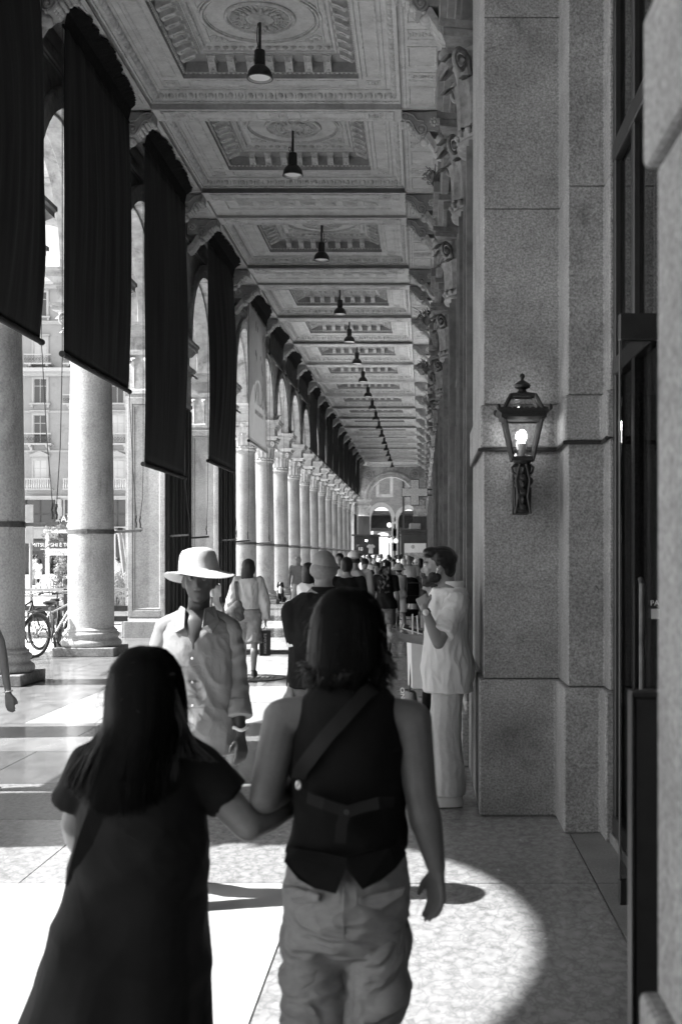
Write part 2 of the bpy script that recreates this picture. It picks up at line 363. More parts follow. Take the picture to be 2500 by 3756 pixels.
for (a, b, mt) in [(47, 60, m_ftlight), (60, 75, m_ftgrey), (75, 99.7, m_ftlight)]: slab(-6.4, .86, a, b, mt)
# pavement grating and manhole cover set in the floor
gr = thing('floor_grating', 'metal ventilation grating set in the floor beyond the bald man', 'grating', (-2.35, 20.6, .002))
for k in range(22): ob('bar', MB().bar((-.75+k*.07, -.28, .004), (-.6+k*.07, .28, .004), .013, .006), m_iron, gr)
ob('rim', MB().rectsweep([(0,.001),(0,.012),(.03,.012),(.03,.001)], -.85, .95, -.33, .33), m_steel, gr)
mh = thing('manhole_cover', 'round patterned manhole cover behind the walking woman in shorts', 'manhole cover', (-2.25, 16.2, .001))
ob('rim', MB().lathe([(.44,0),(.44,.008),(.4,.008),(.4,.002)], 32, cap=False), m_steel, mh)
mhp = MB(); mhp.lathe([(.4,.0),(.4,.003)], 32)
for i in range(-5, 6):
    for j in range(-5, 6):
        if i*i+j*j < 24: mhp.box(i*.068-.02, i*.068+.02, j*.068-.012, j*.068+.012, .003, .008)
ob('plate', mhp, m_ftgran, mh)

# ------------------------------------------------------------------ carved pieces shared by capitals and consoles
def leaf_mb(L, W, curl, rows=9):
    m = MB(); vs = []; fs = []
    for i in range(rows+1):
        t = i/rows; z = L*math.sin(min(t,.8)/.8*PI/2*.96) - (L*.14*((t-.8)/.2)**2 if t > .8 else 0)
        out = .03*L + curl*t**2.2 + (curl*.55*(t-.75)/.25 if t > .75 else 0)
        wd = W*(math.sin(PI*min(1, t*.86+.16))**.7)*(1+.22*math.cos(i*PI)) if t < 1 else W*.12
        for k, u in enumerate((-1, -.5, 0, .5, 1)):
            vs.append((u*wd, -out + .35*wd*abs(u)*(.6) - (.018 if k == 2 else (.0 if k % 2 else -.01)), z))
    for i in range(rows):
        for k in range(4): fs.append((i*5+k, i*5+k+1, (i+1)*5+k+1, (i+1)*5+k))
    n = len(vs); vs2 = [(a, b+.03, c) for a, b, c in vs]
    m.add(vs+vs2, fs + [tuple(j+n for j in reversed(f)) for f in fs]); return m
def spiral(m, c, r0, turns, rt0, rt1, plane, n=26, sgn=1, a0=0):
    pts = []; rr = []
    for i in range(n+1):
        t = i/n; a = a0 + sgn*turns*2*PI*t; r = r0*(1-.86*t)
        d = plane[0]*math.cos(a)*r + plane[1]*math.sin(a)*r
        pts.append(Vector(c)+d); rr.append(rt0*(1-t)+rt1*t)
    m.tube(pts, rr, 6)
leaf1 = leaf_mb(.36, .12, .1).mesh('leaf', 50); leaf1.materials.append(m_carve)
leaf2 = leaf_mb(.58, .11, .13).mesh('leaf', 50); leaf2.materials.append(m_carve)
vol = MB(); dg45 = Vector((0,-1,0)); up = Vector((0,0,1))
spiral(vol, (0,-.5,.62), .105, 1.7, .026, .012, (dg45, up), sgn=-1, a0=PI)
vol.tube([(0,-.32,.34),(0,-.36,.5),(0,-.405,.62)], [.03,.03,.026], 6); vol.ball((0,-.5,.62), (.05,.03,.03), 8, 6)
vol_me = vol.mesh('volute', 50); vol_me.materials.append(m_carve)
bell = MB().lathe([(.335,0),(.365,.015),(.375,.045),(.365,.07),(.335,.085),(.345,.1),(.36,.13),(.345,.16),(.33,.17),(.335,.4),(.38,.66),(.4,.76)], 28)
for k in range(18):
    a = 2*PI*k/18; bell.ball((.365*math.cos(a), .365*math.sin(a), .128), (.035,.035,.03), 6, 5)
bell_me = bell.mesh('bell', 40); bell_me.materials.append(m_carve)
ab = []
for s in range(4):
    for t in (-1, -.85, -.4, 0, .4, .85):
        r = .44 + .075*abs(t)**2; a = s*PI/2
        ux, uy = math.cos(a), math.sin(a); ab.append((ux*r - uy*t*.5, uy*r + ux*t*.5))
aba = MB().prism(ab, 'z', .76, .82).prism([(x*1.06, y*1.06) for x, y in ab], 'z', .822, .88)
for s in range(4):
    a = s*PI/2; aba.ball((math.cos(a)*.46, math.sin(a)*.46, .79), (.075,.075,.07), 8, 6)
aba_me = aba.mesh('abacus', 30); aba_me.materials.append(m_carve)
def join_capital():
    m = MB()
    for me, mats in ((bell_me, [Matrix()]), (aba_me, [Matrix()]),
                     (leaf1, [Matrix.Rotation(2*PI*k/8, 4, 'Z') @ Matrix.Translation((0,-.34,.17)) for k in range(8)]),
                     (leaf2, [Matrix.Rotation(2*PI*(k+.5)/8, 4, 'Z') @ Matrix.Translation((0,-.34,.17)) for k in range(8)]),
                     (vol_me, [Matrix.Rotation(PI/4+k*PI/2, 4, 'Z') for k in range(4)])):
        for mt in mats: m.add([mt @ v.co for v in me.vertices], [tuple(p.vertices) for p in me.polygons])
    me = m.mesh('capital', 50); me.materials.append(m_carve); return me
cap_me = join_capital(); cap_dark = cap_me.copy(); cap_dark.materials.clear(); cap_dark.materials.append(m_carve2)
def capital(parent, loc, full):
    if not full: return ob('capital', cap_me, None, parent, loc)
    c = ob('capital', bell_me, None, parent, loc); ob('abacus', aba_me, None, c)
    for k in range(8):
        a = 2*PI*k/8; ob('leaf', leaf1, None, c, (math.sin(a)*.34, -math.cos(a)*.34, .17), a)
        a = 2*PI*(k+.5)/8; ob('leaf', leaf2, None, c, (math.sin(a)*.34, -math.cos(a)*.34, .17), a)
    for k in range(4): ob('volute', vol_me, None, c, (0,0,0), PI/4+k*PI/2)
    return c
# ------------------------------------------------------------------ columns
pl_me = MB().box(-.5,.5,-.5,.5,0,.145).mesh('plinth'); pl_me.materials.append(m_plinth)
ba_me = MB().lathe([(.47,.145),(.49,.165),(.497,.2),(.487,.235),(.462,.255),(.447,.262),(.436,.285),(.437,.3),(.452,.315),(.463,.335),(.46,.36),(.445,.378),(.425,.385),(.425,.42),(.4,.43),(.38,.452)], 48).mesh('base', 60); ba_me.materials.append(m_colstone)
sh_prof = [(.378,.45),(.372,.5)] + [(.372 - .045*max(0, (z-1.5)/3.3)**1.6, z) for z in [.9+.35*i for i in range(12)]]
sh_me = MB().lathe(sh_prof + [(.326,4.8),(.345,4.82),(.345,4.85)], 48).mesh('shaft', 50); sh_me.materials.append(m_colstone)
st_me = MB().lathe([(.372,1.995),(.38,1.995),(.38,2.065),(.372,2.065)], 40, cap=False).mesh('strap', 40); st_me.materials.append(m_steel)
arm = MB(); arm.bar((.37,0,2.03),(.83,-.03,2.05),.012,.022); arm.tube([(.83,-.03,2.05),(.85,-.03,2.05),(.855,-.03,2.09),(.835,-.03,2.1)],.008,6); arm.box(-.05,.05,-.395,-.372,1.99,2.07)
arm_me = arm.mesh('bracket_arm'); arm_me.materials.append(m_steel)
imp = MB(); imp.rectsweep([(0.02,5.74),(.02,6.0),(-.02,6.02),(-.02,6.05),(-.1,6.12),(-.13,6.13),(-.13,6.2),(-.16,6.22),(-.16,6.28)], -.46,.46,-.46,.46,True)
imp_me = imp.mesh('impost_block', 30); imp_me.materials.append(m_wallst)
ordinal = ['first','second','third','fourth','fifth','sixth','seventh','eighth','ninth','tenth','eleventh','twelfth']
for j, y in list(enumerate(COLS))+[(-1-q, v) for q, v in enumerate(COLS_BACK)]:
    lab = (['granite column just behind the viewer','granite column farthest behind the viewer','granite column before the nearest visible one, left of the picture'][-1-j] if j < 0 else 'nearest granite column, shaded and cut by the left picture edge' if j == 0 else 'sunlit granite column beside the parked bicycles' if j == 1
           else 'pale granite column with carved capital, %s beyond the dark pair of piers' % ordinal[j-2])
    c = thing('column', lab, 'column', (CX, y, 0), 0, 'columns of the arcade')
    ob('plinth', pl_me, None, c, bevel=.012); ob('base', ba_me, None, c); ob('shaft', sh_me, None, c)
    ob('strap', st_me, None, c); ob('bracket_arm', arm_me, None, c); capital(c, (0,0,4.85), 2 <= j < 9); ob('impost_block', imp_me, None, c)
# ------------------------------------------------------------------ rectangular piers
def pier(y0, y1, label):
    yc = (y0+y1)/2; hy = (y1-y0)/2; p = thing('pier', label, 'pier', (-5.5, yc, 0), 0, 'rectangular piers of the arcade')
    x0, x1 = -.36, .40
    ob('base', MB().rectsweep([(0,0),(0,.33),(.02,.35),(.02,.37),(.06,.4),(.06,.42)], x0-.07, x1+.07, -hy-.07, hy+.07, True).box(x0-.17,x0-.07,-hy+.12,hy-.1,0,.36), m_colstone, p, bevel=.01)
    ob('shaft', MB().box(x0, x1-.02, -hy, hy, .42, 4.85).box(x0-.1, x0, -hy+.2, hy-.2, .36, 4.85), m_colstone, p)
    fr = MB()                                                             # raised frame on the face that looks at the visitor
    for a, b, c0, d in ((x0, x0+.09, .42, 4.8), (x1-.1, x1-.02, .42, 4.8), (x0+.09, x1-.1, .42, .55), (x0+.09, x1-.1, 4.66, 4.8)):
        fr.box(a, b, -hy-.035, -hy-.001, c0, d)
    fr.rectsweep([(0,0),(0,.012),(.03,.018),(.045,.0)], 0, .57, 0, 4.1)
    n = len(fr.v); k = n-16
    for q in range(k, n): vx, vy, vz = fr.v[q]; fr.v[q] = (x0+.095+vx, -hy-.004-vz*1.1, .555+vy)
    ob('face_frame', fr, m_colstone, p, bevel=.006)
    dk = MB(); dk.box(x1-.018, x1, -hy+.02, hy-.02, .42, 4.85)
    for q in range(7):
        yy = -hy+.12+q*(2*hy-.24)/6; dk.box(x1, x1+.03+.02*(q % 2), yy-.06, yy+.06, .45, 4.8)
    ob('side_panel', dk, m_darkpier, p, bevel=.008)
    cp = MB().rectsweep([(.02,4.85),(-.03,4.88),(-.03,4.94),(.0,4.97),(.0,5.62),(-.06,5.64),(-.09,5.7),(-.09,5.735)], x0, x1, -hy, hy, True)
    c = ob('capital', cp, m_carve, p)
    for q in range(3): ob('leaf', leaf2, None, c, (x0+.12+q*.26, -hy+.02, 5.0), 0)
    for q in (-1, 1):
        ob('volute', vol_me, None, c, ((x0+x1)/2+q*.2, -hy+.42, 4.92), q*.3, scale=(1.1,1,1))
    for q in range(int(hy*2/.4)): ob('leaf', leaf2, None, c, (x1-.02, -hy+.25+q*.42, 5.0), PI/2)
    ob('impost_block', MB().rectsweep([(.03,5.74),(.03,6.0),(-.02,6.02),(-.1,6.12),(-.13,6.13),(-.13,6.2),(-.16,6.22),(-.16,6.28)], x0, x1, -hy, hy, True), m_wallst, p)
    for s, dx in ((-1, x1), (1, x1)):
        bb = MB(); bb.box(x1-.01, x1+.01, s*(hy-.14)-.05, s*(hy-.14)+.05, 1.97, 2.1); bb.bar((x1, s*(hy-.14), 2.03), (x1+.42, s*(hy-.14), 2.06), .012, .02)
        ob('bracket_arm', bb, m_steel, p)
for (a, b), l in zip(PIERS, ['stone pier level with the viewer, left of the picture', 'broad stone pier of the arcade beside the visitor', 'framed stone pier behind the man in the hat, nearer of the pair', 'framed stone pier just before the row of pale columns', 'stone pier at the far end of the arcade']):
    pier(a, b, l)
# ------------------------------------------------------------------ arcade wall with its arches
aw = thing('arcade_wall', 'round-arched stone arcade wall carried by the columns on the left', 'arcade', (0,0,0))
def arch_panel(y0, y1, ya, yb, zs, ztop, x0, x1, n=20):
    """wall piece y0..y1 with a round opening ya..yb springing at zs"""
    c = (ya+yb)/2; r = (yb-ya)/2; m = MB(); inner = [(c - r*math.cos(PI*i/n), zs + r*math.sin(PI*i/n)) for i in range(n+1)]
    for i in range(n):
        p, q = inner[i], inner[i+1]
        m.add([(x0,p[0],p[1]),(x0,q[0],q[1]),(x0,q[0],ztop),(x0,p[0],ztop)], [(0,1,2,3)]); m.add([(x1,p[0],p[1]),(x1,q[0],q[1]),(x1,q[0],ztop),(x1,p[0],ztop)], [(3,2,1,0)])
        m.add([(x0,p[0],p[1]),(x1,p[0],p[1]),(x1,q[0],q[1]),(x0,q[0],q[1])], [(0,1,2,3)])
    for a, b in ((y0, ya), (yb, y1)):
        if b-a > .005: m.box(x0, x1, a, b, zs, ztop)
    m.box(x0, x1, y0, y1, ztop, ztop+.05); return m
def ring_mb(c, r0, r1, zs, x0, x1, n=24):
    m = MB(); rg = []
    for i in range(n+1):
        a = PI*i/n; cy, sz = -math.cos(a), math.sin(a)
        rg.append([(x0,c+r0*cy,zs+r0*sz),(x1,c+r0*cy,zs+r0*sz),(x1,c+r1*cy,zs+r1*sz),(x0,c+r1*cy,zs+r1*sz)])
    return m.rings(rg)
for (a0, a1), (b0, b1) in zip(SUPP[:-1], SUPP[1:]):
    ya, yb = a1, b0
    y0, y1 = (a0+a1)/2, (b0+b1)/2
    sp = ob('arch', arch_panel(y0, y1, ya, yb, ZI, 9.7, WX0, WX1), m_arch, aw)
    c, r = (ya+yb)/2, (yb-ya)/2
    ob('archivolt', ring_mb(c, r-.0, r+.16, ZI, WX1, WX1+.05), m_arch, sp, bevel=.01); ob('archivolt', ring_mb(c, r+.16, r+.3, ZI, WX1, WX1+.09), m_arch, sp, bevel=.015)
    ob('soffit_rib', ring_mb(c, r-.05, r+.001, ZI, WX0+.2, WX1-.2), m_arch, sp, bevel=.01)
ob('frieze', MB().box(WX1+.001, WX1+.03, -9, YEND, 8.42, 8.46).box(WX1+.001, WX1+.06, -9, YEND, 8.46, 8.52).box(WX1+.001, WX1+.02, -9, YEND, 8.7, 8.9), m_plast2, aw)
ob('outer_cornice', MB().box(WX0-.5, WX0, -9, YEND, 9.4, 9.75), m_wallst, aw)
# portal arch that steps out towards the square from the nearer pier
pa = thing('portal_arch', 'tall panelled stone arch stepping out to the square beyond the banners', 'arch', (-5.98, 25.5, 0))
def cross_arch(xa, xb, zs, ztop, y0, y1, n=18):
    m = MB(); c = (xa+xb)/2; r = abs(xb-xa)/2; inn = [(c-r*math.cos(PI*i/n), zs+r*math.sin(PI*i/n)) for i in range(n+1)]
    for i in range(n):
        p, q = inn[i], inn[i+1]
        for yy in (y0, y1): m.add([(p[0],yy,p[1]),(q[0],yy,q[1]),(q[0],yy,ztop),(p[0],yy,ztop)], [(0,1,2,3)])
        m.add([(p[0],y0,p[1]),(p[0],y1,p[1]),(q[0],y1,q[1]),(q[0],y0,q[1])], [(0,1,2,3)])
    return m
ob('arch', cross_arch(-4.6, -.55, 6.9, 15, -1.1, 1.1).box(-.55, .12, -1.1, 1.1, 6.28, 15), m_wallst, pa)
ob('far_pier', MB().box(-5.5, -4.6, -1.1, 1.1, 0, 15), m_wallst, pa)
pf = MB()
for z0, z1 in ((6.45, 7.3), (7.45, 8.3), (8.5, 9.9), (10.1, 12)):
    for d, pr in ((0, .03), (.09, .045)):
        pf.box(-.5+d, -.46+d, -1.1-pr, -1.1, z0+d, z1-d); pf.box(.04-d, .08-d, -1.1-pr, -1.1, z0+d, z1-d)
        pf.box(-.46+d, .04-d, -1.1-pr, -1.1, z0+d, z0+d+.035); pf.box(-.46+d, .04-d, -1.1-pr, -1.1, z1-d-.035, z1-d)
for z0 in (7.34, 8.36, 9.95): pf.box(-.56, .13, -1.16, -1.1, z0, z0+.06)
ob('panel_moulding', pf, m_wallst, pa, bevel=.008)
ob('cornice', MB().box(-4.7, .2, -1.3, -1.1, 9.2, 9.26).box(-4.7, .2, -1.22, -1.1, 9.1, 9.2), m_wallst, pa)
pb = thing('portal_arch', 'panelled stone upper wall seen through the slit behind the third banner', 'arch', (-5.98, 31.85, 0))
ob('wall', MB().box(-1.2, .12, -1.1, 1.1, 6.28, 15), m_wallst, pb)
pf2 = MB()
for z0 in (6.7, 7.5, 8.3, 9.1, 10):
    ob('panel_moulding', MB().box(-1.2, .12, -1.15, -1.1, z0, z0+.05), m_wallst, pb); ob('panel_moulding', MB().box(-1.0, -.1, -1.13, -1.1, z0+.2, z0+.23), m_wallst, pb)


# ------------------------------------------------------------------ coffered ceiling
ceil = tag(ob('ceiling', MB().box(WX0-.4, 3.2, -9, YEND+.5, 9.78, 10.1), m_plast), kind='structure')
PW, PH = CR-CL, 4.0                       # coffer opening, x and y
cof = MB().rectsweep([(0,ZB),(0,ZB+.1),(.02,ZB+.105),(.02,ZB+.14),(.05,ZB+.15),(.1,ZB+.19),(.17,ZB+.25),(.17,ZB+.27),(.23,ZB+.27),(.235,ZB+.255),(.26,ZB+.255),(.265,ZB+.27),(.6,ZB+.27),(.605,ZB+.25),(.65,ZB+.25)], 0, PW, 0, PH)
cof_me = cof.mesh('coffer'); cof_me.materials.append(m_plast)
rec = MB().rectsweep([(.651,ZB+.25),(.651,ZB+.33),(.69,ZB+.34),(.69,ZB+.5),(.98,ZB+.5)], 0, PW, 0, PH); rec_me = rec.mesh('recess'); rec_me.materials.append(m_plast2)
fld = MB().rectsweep([(.98,ZB+.5),(.98,ZB+.52),(1.0,ZB+.53),(1.0,ZB+.55),(1.1,ZB+.62),(1.14,ZB+.62),(1.15,ZB+.6),(1.17,ZB+.6),(1.18,ZB+.62)], 0, PW, 0, PH, True)
fld_me = fld.mesh('field'); fld_me.materials.append(m_plast)
egg = MB(); bead = MB()
def side_pts(o, step, half=.5):
    out = []
    nx = max(1, round((PW-2*o)/step)); ny = max(1, round((PH-2*o)/step))
    for i in range(nx):
        x = o+(PW-2*o)*(i+half)/nx; out += [(x, o, 0), (x, PH-o, 2)]
    for i in range(ny):
        y = o+(PH-2*o)*(i+half)/ny; out += [(o, y, 1), (PW-o, y, 3)]
    return out
for x, y, s in side_pts(.1, .16):
    egg.ball((x, y, ZB+.195), (.048 if s % 2 == 0 else .05, .048 if s % 2 else .05, .062), 8, 6)
for x, y, s in side_pts(.1, .16, 1.0):
    egg.ball((x, y, ZB+.19), (.014 if s % 2 == 0 else .05, .014 if s % 2 else .05, .06), 5, 4)
for x, y, s in side_pts(.018, .1): bead.ball((x, y, ZB+.118), (.036 if s % 2 == 0 else .016, .036 if s % 2 else .016, .014), 6, 4)
for x, y, s in side_pts(.66, .075): bead.ball((x, y, ZB+.335), (.026 if s % 2 == 0 else .018, .026 if s % 2 else .018, .018), 6, 4)
egg_me = egg.mesh('egg_moulding', 60); egg_me.materials.append(m_orn); bead_me = bead.mesh('bead_moulding', 60); bead_me.materials.append(m_orn)
scal = MB()
for x, y, s in side_pts(1.05, .13):
    scal.ball((x, y, ZB+.58), (.052 if s % 2 == 0 else .02, .052 if s % 2 else .02, .04), 8, 4)
    scal.ball((x, y, ZB+.555), (.02, .02, .025), 6, 4)
cx, cy = PW/2, PH/2
def ringtorus(m, r, z, t, n=48):
    m.tube([(cx+r*math.cos(2*PI*k/n), cy+r*math.sin(2*PI*k/n), z) for k in range(n)], t, 6, True)
ringtorus(scal, .9, ZB+.615, .02); ringtorus(scal, .85, ZB+.61, .028); ringtorus(scal, .8, ZB+.615, .014)
for q in range(4):                                                   # corner sprays
    a = PI/4+q*PI/2
    for d, rr in ((1.0, .05), (1.07, .04), (.98, .03)):
        for da in (-.1, 0, .1): scal.ball((cx+d*math.cos(a+da), cy+d*math.sin(a+da), ZB+.61), (rr, rr, .02), 7, 4)
scal_me = scal.mesh('leaf_moulding', 60); scal_me.materials.append(m_orn)
ros = MB(); ringtorus(ros, .5, ZB+.6, .03); ringtorus(ros, .45, ZB+.61, .015)
for k in range(36):
    a = 2*PI*k/36; ros.bar((cx+.3*math.cos(a), cy+.3*math.sin(a), ZB+.612), (cx+.43*math.cos(a), cy+.43*math.sin(a), ZB+.6), .013, .01)
for k in range(18):
    a = 2*PI*k/18
    for d, rr in ((.24, .028), (.28, .034), (.325, .026)): ros.ball((cx+d*math.cos(a), cy+d*math.sin(a), ZB+.59), (rr, rr, .03), 7, 5)
ros.lathe([(.21,.0),(.2,-.03),(.17,-.035),(.15,-.015),(.1,-.02),(.07,-.05),(.03,-.07)], 28, (cx, cy, ZB+.61))
ros_me = ros.mesh('rosette', 50); ros_me.materials.append(m_orn)
mod = MB().prism([(0,0),(.0,-.13),(-.03,-.15),(-.06,-.14),(-.08,-.11),(-.13,-.08),(-.18,-.075),(-.22,-.05),(-.23,0)], 'x', -.055, .055)
mod.box(-.07,.07,-.25,0,0,.022); mod.ball((0,-.05,-.135), (.04,.025,.025), 8, 5); mod.ball((0,-.2,-.06), (.035,.02,.02), 8, 5); mod.tube([(-.05,-.02,-.15),(-.05,-.1,-.11),(-.05,-.22,-.06)],.012,5); mod.tube([(.05,-.02,-.15),(.05,-.1,-.11),(.05,-.22,-.06)],.012,5)
mod_me = mod.mesh('modillion', 40); mod_me.materials.append(m_orn)
mod_pts = []
for i in range(7):
    x = .98+(PW-1.96)*(i+.5)/7*1.0; mod_pts += [(x, .70, PI), (x, PH-.70, 0)]
for i in range(7):
    y = .98+(PH-1.96)*(i+.5)/7; mod_pts += [(.70, y, PI/2), (PW-.70, y, -PI/2)]
allmod = MB()
for x, y, a in mod_pts:
    mt = Matrix.Translation((x, y, ZB+.478)) @ Matrix.Rotation(a, 4, 'Z'); allmod.add([mt @ v.co for v in mod_me.vertices], [tuple(p.vertices) for p in mod_me.polygons])
allmod_me = allmod.mesh('modillion_row', 40); allmod_me.materials.append(m_orn)
def flower(m, c, s, ax=(Vector((1,0,0)), Vector((0,1,0))), d=.012):
    nrm = ax[0].cross(ax[1])
    for k in range(8):
        a = 2*PI*k/8; m.ball(Vector(c)+ax[0]*math.cos(a)*s*.62+ax[1]*math.sin(a)*s*.62, tuple(abs(ax[0][i])*s*.28+abs(ax[1][i])*s*.28+abs(nrm[i])*d for i in range(3)), 6, 4)
    m.ball(c, tuple(abs(ax[0][i])*s*.3+abs(ax[1][i])*s*.3+abs(nrm[i])*d*1.6 for i in range(3)), 6, 4)
def hframe(m, x0, x1, y0, y1, z, t=.016, d=.012):        # raised frame on a soffit
    m.rectsweep([(0,z),(0,z-d),(t,z-d*1.3),(t*2,z-d*.4),(t*2,z)], x0, x1, y0, y1)
mg = MB()                                                # panels on the flat margin
for y0, y1 in ((.3,.55), (PH-.55,PH-.3)): hframe(mg, .68, PW-.68, y0, y1, ZB+.27)
for x0, x1 in ((.3,.55), (PW-.55,PW-.3)): hframe(mg, x0, x1, .68, PH-.68, ZB+.27)
for x in (.425, PW-.425):
    for y in (.425, PH-.425): hframe(mg, x-.11, x+.11, y-.11, y+.11, ZB+.27); flower(mg, (x, y, ZB+.265), .09)
mg_me = mg.mesh('margin_panel', 40); mg_me.materials.append(m_orn)
bm_mb = MB().box(CL-.02, CR+.02, -.265, .265, ZB, ZB+.3)
bp = MB(); hframe(bp, CL+.12, CR-.12, -.2, .2, ZB, .02, .02)
for a, b in ((CL+.6, (CL+CR)/2-.35), ((CL+CR)/2+.35, CR-.6)): hframe(bp, a, b, -.13, .13, ZB, .014, .014)
for x in (CL+.4, (CL+CR)/2, CR-.4): hframe(bp, x-.15, x+.15, -.13, .13, ZB, .014, .014); flower(bp, (x, 0, ZB-.004), .1, d=.02); flower(bp, (x-.09, .03, ZB-.004), .06); flower(bp, (x+.09, -.03, ZB-.004), .06)
bm_me = bm_mb.mesh('beam'); bm_me.materials.append(m_plast); bp_me = bp.mesh('beam_panel', 40); bp_me.materials.append(m_orn)
nar = MB().rectsweep([(0,ZB),(0,ZB+.06),(.03,ZB+.08),(.1,ZB+.1),(.3,ZB+.1),(.32,ZB+.13),(.38,ZB+.13)], 0, PW, 0, 1.3, True)
for x in [.7+.44*i for i in range(7)]:
    hframe(nar, x-.17, x+.17, .5, .8, ZB+.13, .014, .014); flower(nar, (x, .65, ZB+.12), .11, d=.02); flower(nar, (x+.08, .68, ZB+.12), .06); flower(nar, (x-.08, .62, ZB+.12), .06)
nar_me = nar.mesh('narrow_panel', 40); nar_me.materials.append(m_plast)
lamp_ys = []
nb = 0
for b0, b1 in zip(BEAMS[:-1], BEAMS[1:]):
    L = b1-b0-.53
    if L > 2.5:
        c = ob('coffer', cof_me, None, ceil, (CL, b0+.265, 0), scale=(1, L/PH, 1)); lamp_ys.append((b0+b1)/2)
        for nm, me in (('recess', rec_me), ('field', fld_me), ('egg_moulding', egg_me), ('bead_moulding', bead_me), ('leaf_moulding', scal_me), ('rosette', ros_me), ('margin_panel', mg_me)): ob(nm, me, None, c)
        if 11 <= b0 < 50:
            for x, y, a in mod_pts: ob('modillion', mod_me, None, c, (x, y, ZB+.478), a)
        else: tag(ob('modillion_row', allmod_me, None, c), kind='stuff')
    else: ob('narrow_panel', nar_me, None, ceil, (CL, b0+.265, 0), scale=(1, L/1.3, 1))
for b in BEAMS: p = ob('beam', bm_me, None, ceil, (0, b, 0)); ob('beam_panel', bp_me, None, p)
# side soffits with consoles
def soffit(x0, x1):
    m = MB(); m.rectsweep([(0,ZB+.03),(.0,ZB+.05),(.04,ZB+.06),(.09,ZB+.06),(.1,ZB+.05),(.115,ZB+.05),(.125,ZB+.06)], x0, x1, 0, 1, True)
    return m
def side_soffit(y0, y1, x0, x1):
    m = MB().rectsweep([(0,ZB),(0,ZB+.03),(.05,ZB+.045),(.07,ZB+.045)], x0, x1, y0, y1, True)
    L = y1-y0; n = 2 if L > 3 else 1; xa, xb = x0+.13, x1-.1
    bm2 = MB()
    for k in range(int(L/.08)):
        for xx in (x0+.085,): bm2.ball((xx, y0+.1+k*.08, ZB+.04), (.014,.03,.012), 6, 4)
    s = ob('side_soffit', m, m_plast, ceil); ob('bead_moulding', bm2, m_orn, s, smooth=60)
    p = MB(); ys = y0+.15; st = (L-.3)/(2*n+1)
    for i in range(2*n+1):
        a, b = ys+i*st, ys+(i+1)*st
        if i % 2 == 0 : hframe(p, xa, xb, a+.02, b-.02, ZB+.045, .014, .014)
        else:
            cyy = (a+b)/2; hframe(p, xa, xb, cyy-.17, cyy+.17, ZB+.045, .014, .014)
            for dx in (-.14, 0, .14): flower(p, ((xa+xb)/2+dx, cyy, ZB+.04), .085, d=.018)
    ob('soffit_panel', p, m_orn, s, smooth=40)
for b0, b1 in zip(BEAMS[3:-1], BEAMS[4:]):
    side_soffit(b0+.24, b1-.24, CR, .31)
    side_soffit(b0+.24, b1-.24, WX1, CL)
def console_parts(sgn):
    """ogee bracket; x=0 at the ceiling edge, growing towards the wall by sgn"""
    X = lambda x: x*sgn
    pts = [(0,0),(-.0,-.08),(.03,-.14),(.08,-.15),(.13,-.15),(.18,-.2),(.22,-.3),(.27,-.37),(.34,-.39),(.41,-.36),(.44,-.29),(.44,0)]
    a = MB().prism([(X(p), q) for p, q in pts], 'y', -.15, .15)
    for s in (-1, 1):
        e = Vector((sgn,0,0)); u = Vector((0,0,1))
        spiral(a, (X(.335), s*.16, -.285), .095, 1.8, .02, .01, (e, u), 30, a0=-PI/2); spiral(a, (X(.07), s*.16, -.085), .065, 1.5, .016, .008, (e, u), 24, a0=PI/2)
        a.tube([(X(.06), s*.16, -.15), (X(.14), s*.16, -.145), (X(.19), s*.16, -.2), (X(.23), s*.16, -.3), (X(.29), s*.16, -.375)], .016, 6)
        a.tube([(X(.08), s*.165, -.02), (X(.2), s*.165, -.06), (X(.27), s*.165, -.15), (X(.38), s*.165, -.16)], .014, 6)
        a.ball((X(.335), s*.155, -.285), (.04,.03,.04), 8, 5)
    lf = MB()
    for i in range(9):                                   # acanthus lying under the scroll
        t = i/8; x = .02+.4*t; z = -.16-.27*(t**1.3)+.03*math.sin(t*9)
        for dy in (-.1, -.035, .035, .1): lf.ball((X(x), dy, z), (.04, .035, .032+.02*t), 7, 5)
    lf.ball((X(.4), 0, -.44), (.09, .13, .07), 10, 6)
    blk = MB().box(*sorted((X(.44), X(.66))), -.17, .17, -.32, 0)
    rs = MB(); flower(rs, (X(.55), -.172, -.17), .095, (Vector((1,0,0)), Vector((0,0,1))), .02)
    low = MB()
    for k in range(6):
        y = -.14+k*.056
        low.prism([(X(p), q) for p, q in [(.4,-.4),(.43,-.33),(.47,-.33),(.52,-.42),(.57,-.5),(.62,-.55),(.66,-.56),(.66,-.7),(.6,-.68),(.54,-.62),(.48,-.52),(.44,-.46)]], 'y', y, y+.046)
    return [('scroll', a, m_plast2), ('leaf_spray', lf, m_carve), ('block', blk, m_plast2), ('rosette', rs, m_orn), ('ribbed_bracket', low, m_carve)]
def mk(parts): 
    out = []
    for n, m, mt in parts: me = m.mesh(n, 45); me.materials.append(mt); out.append((n, me))
    return out
conR, conL = mk(console_parts(1)), mk(console_parts(-1))
for b in BEAMS[3:]:
    for parts, x in ((conR, CR), (conL, CL)):
        if abs(b-YEND) < .6: continue
        c = ob('console', parts[0][1], None, ceil, (x, b, ZB), scale=(1,1.15,1))
        for n, me in parts[1:]: ob(n, me, None, c)

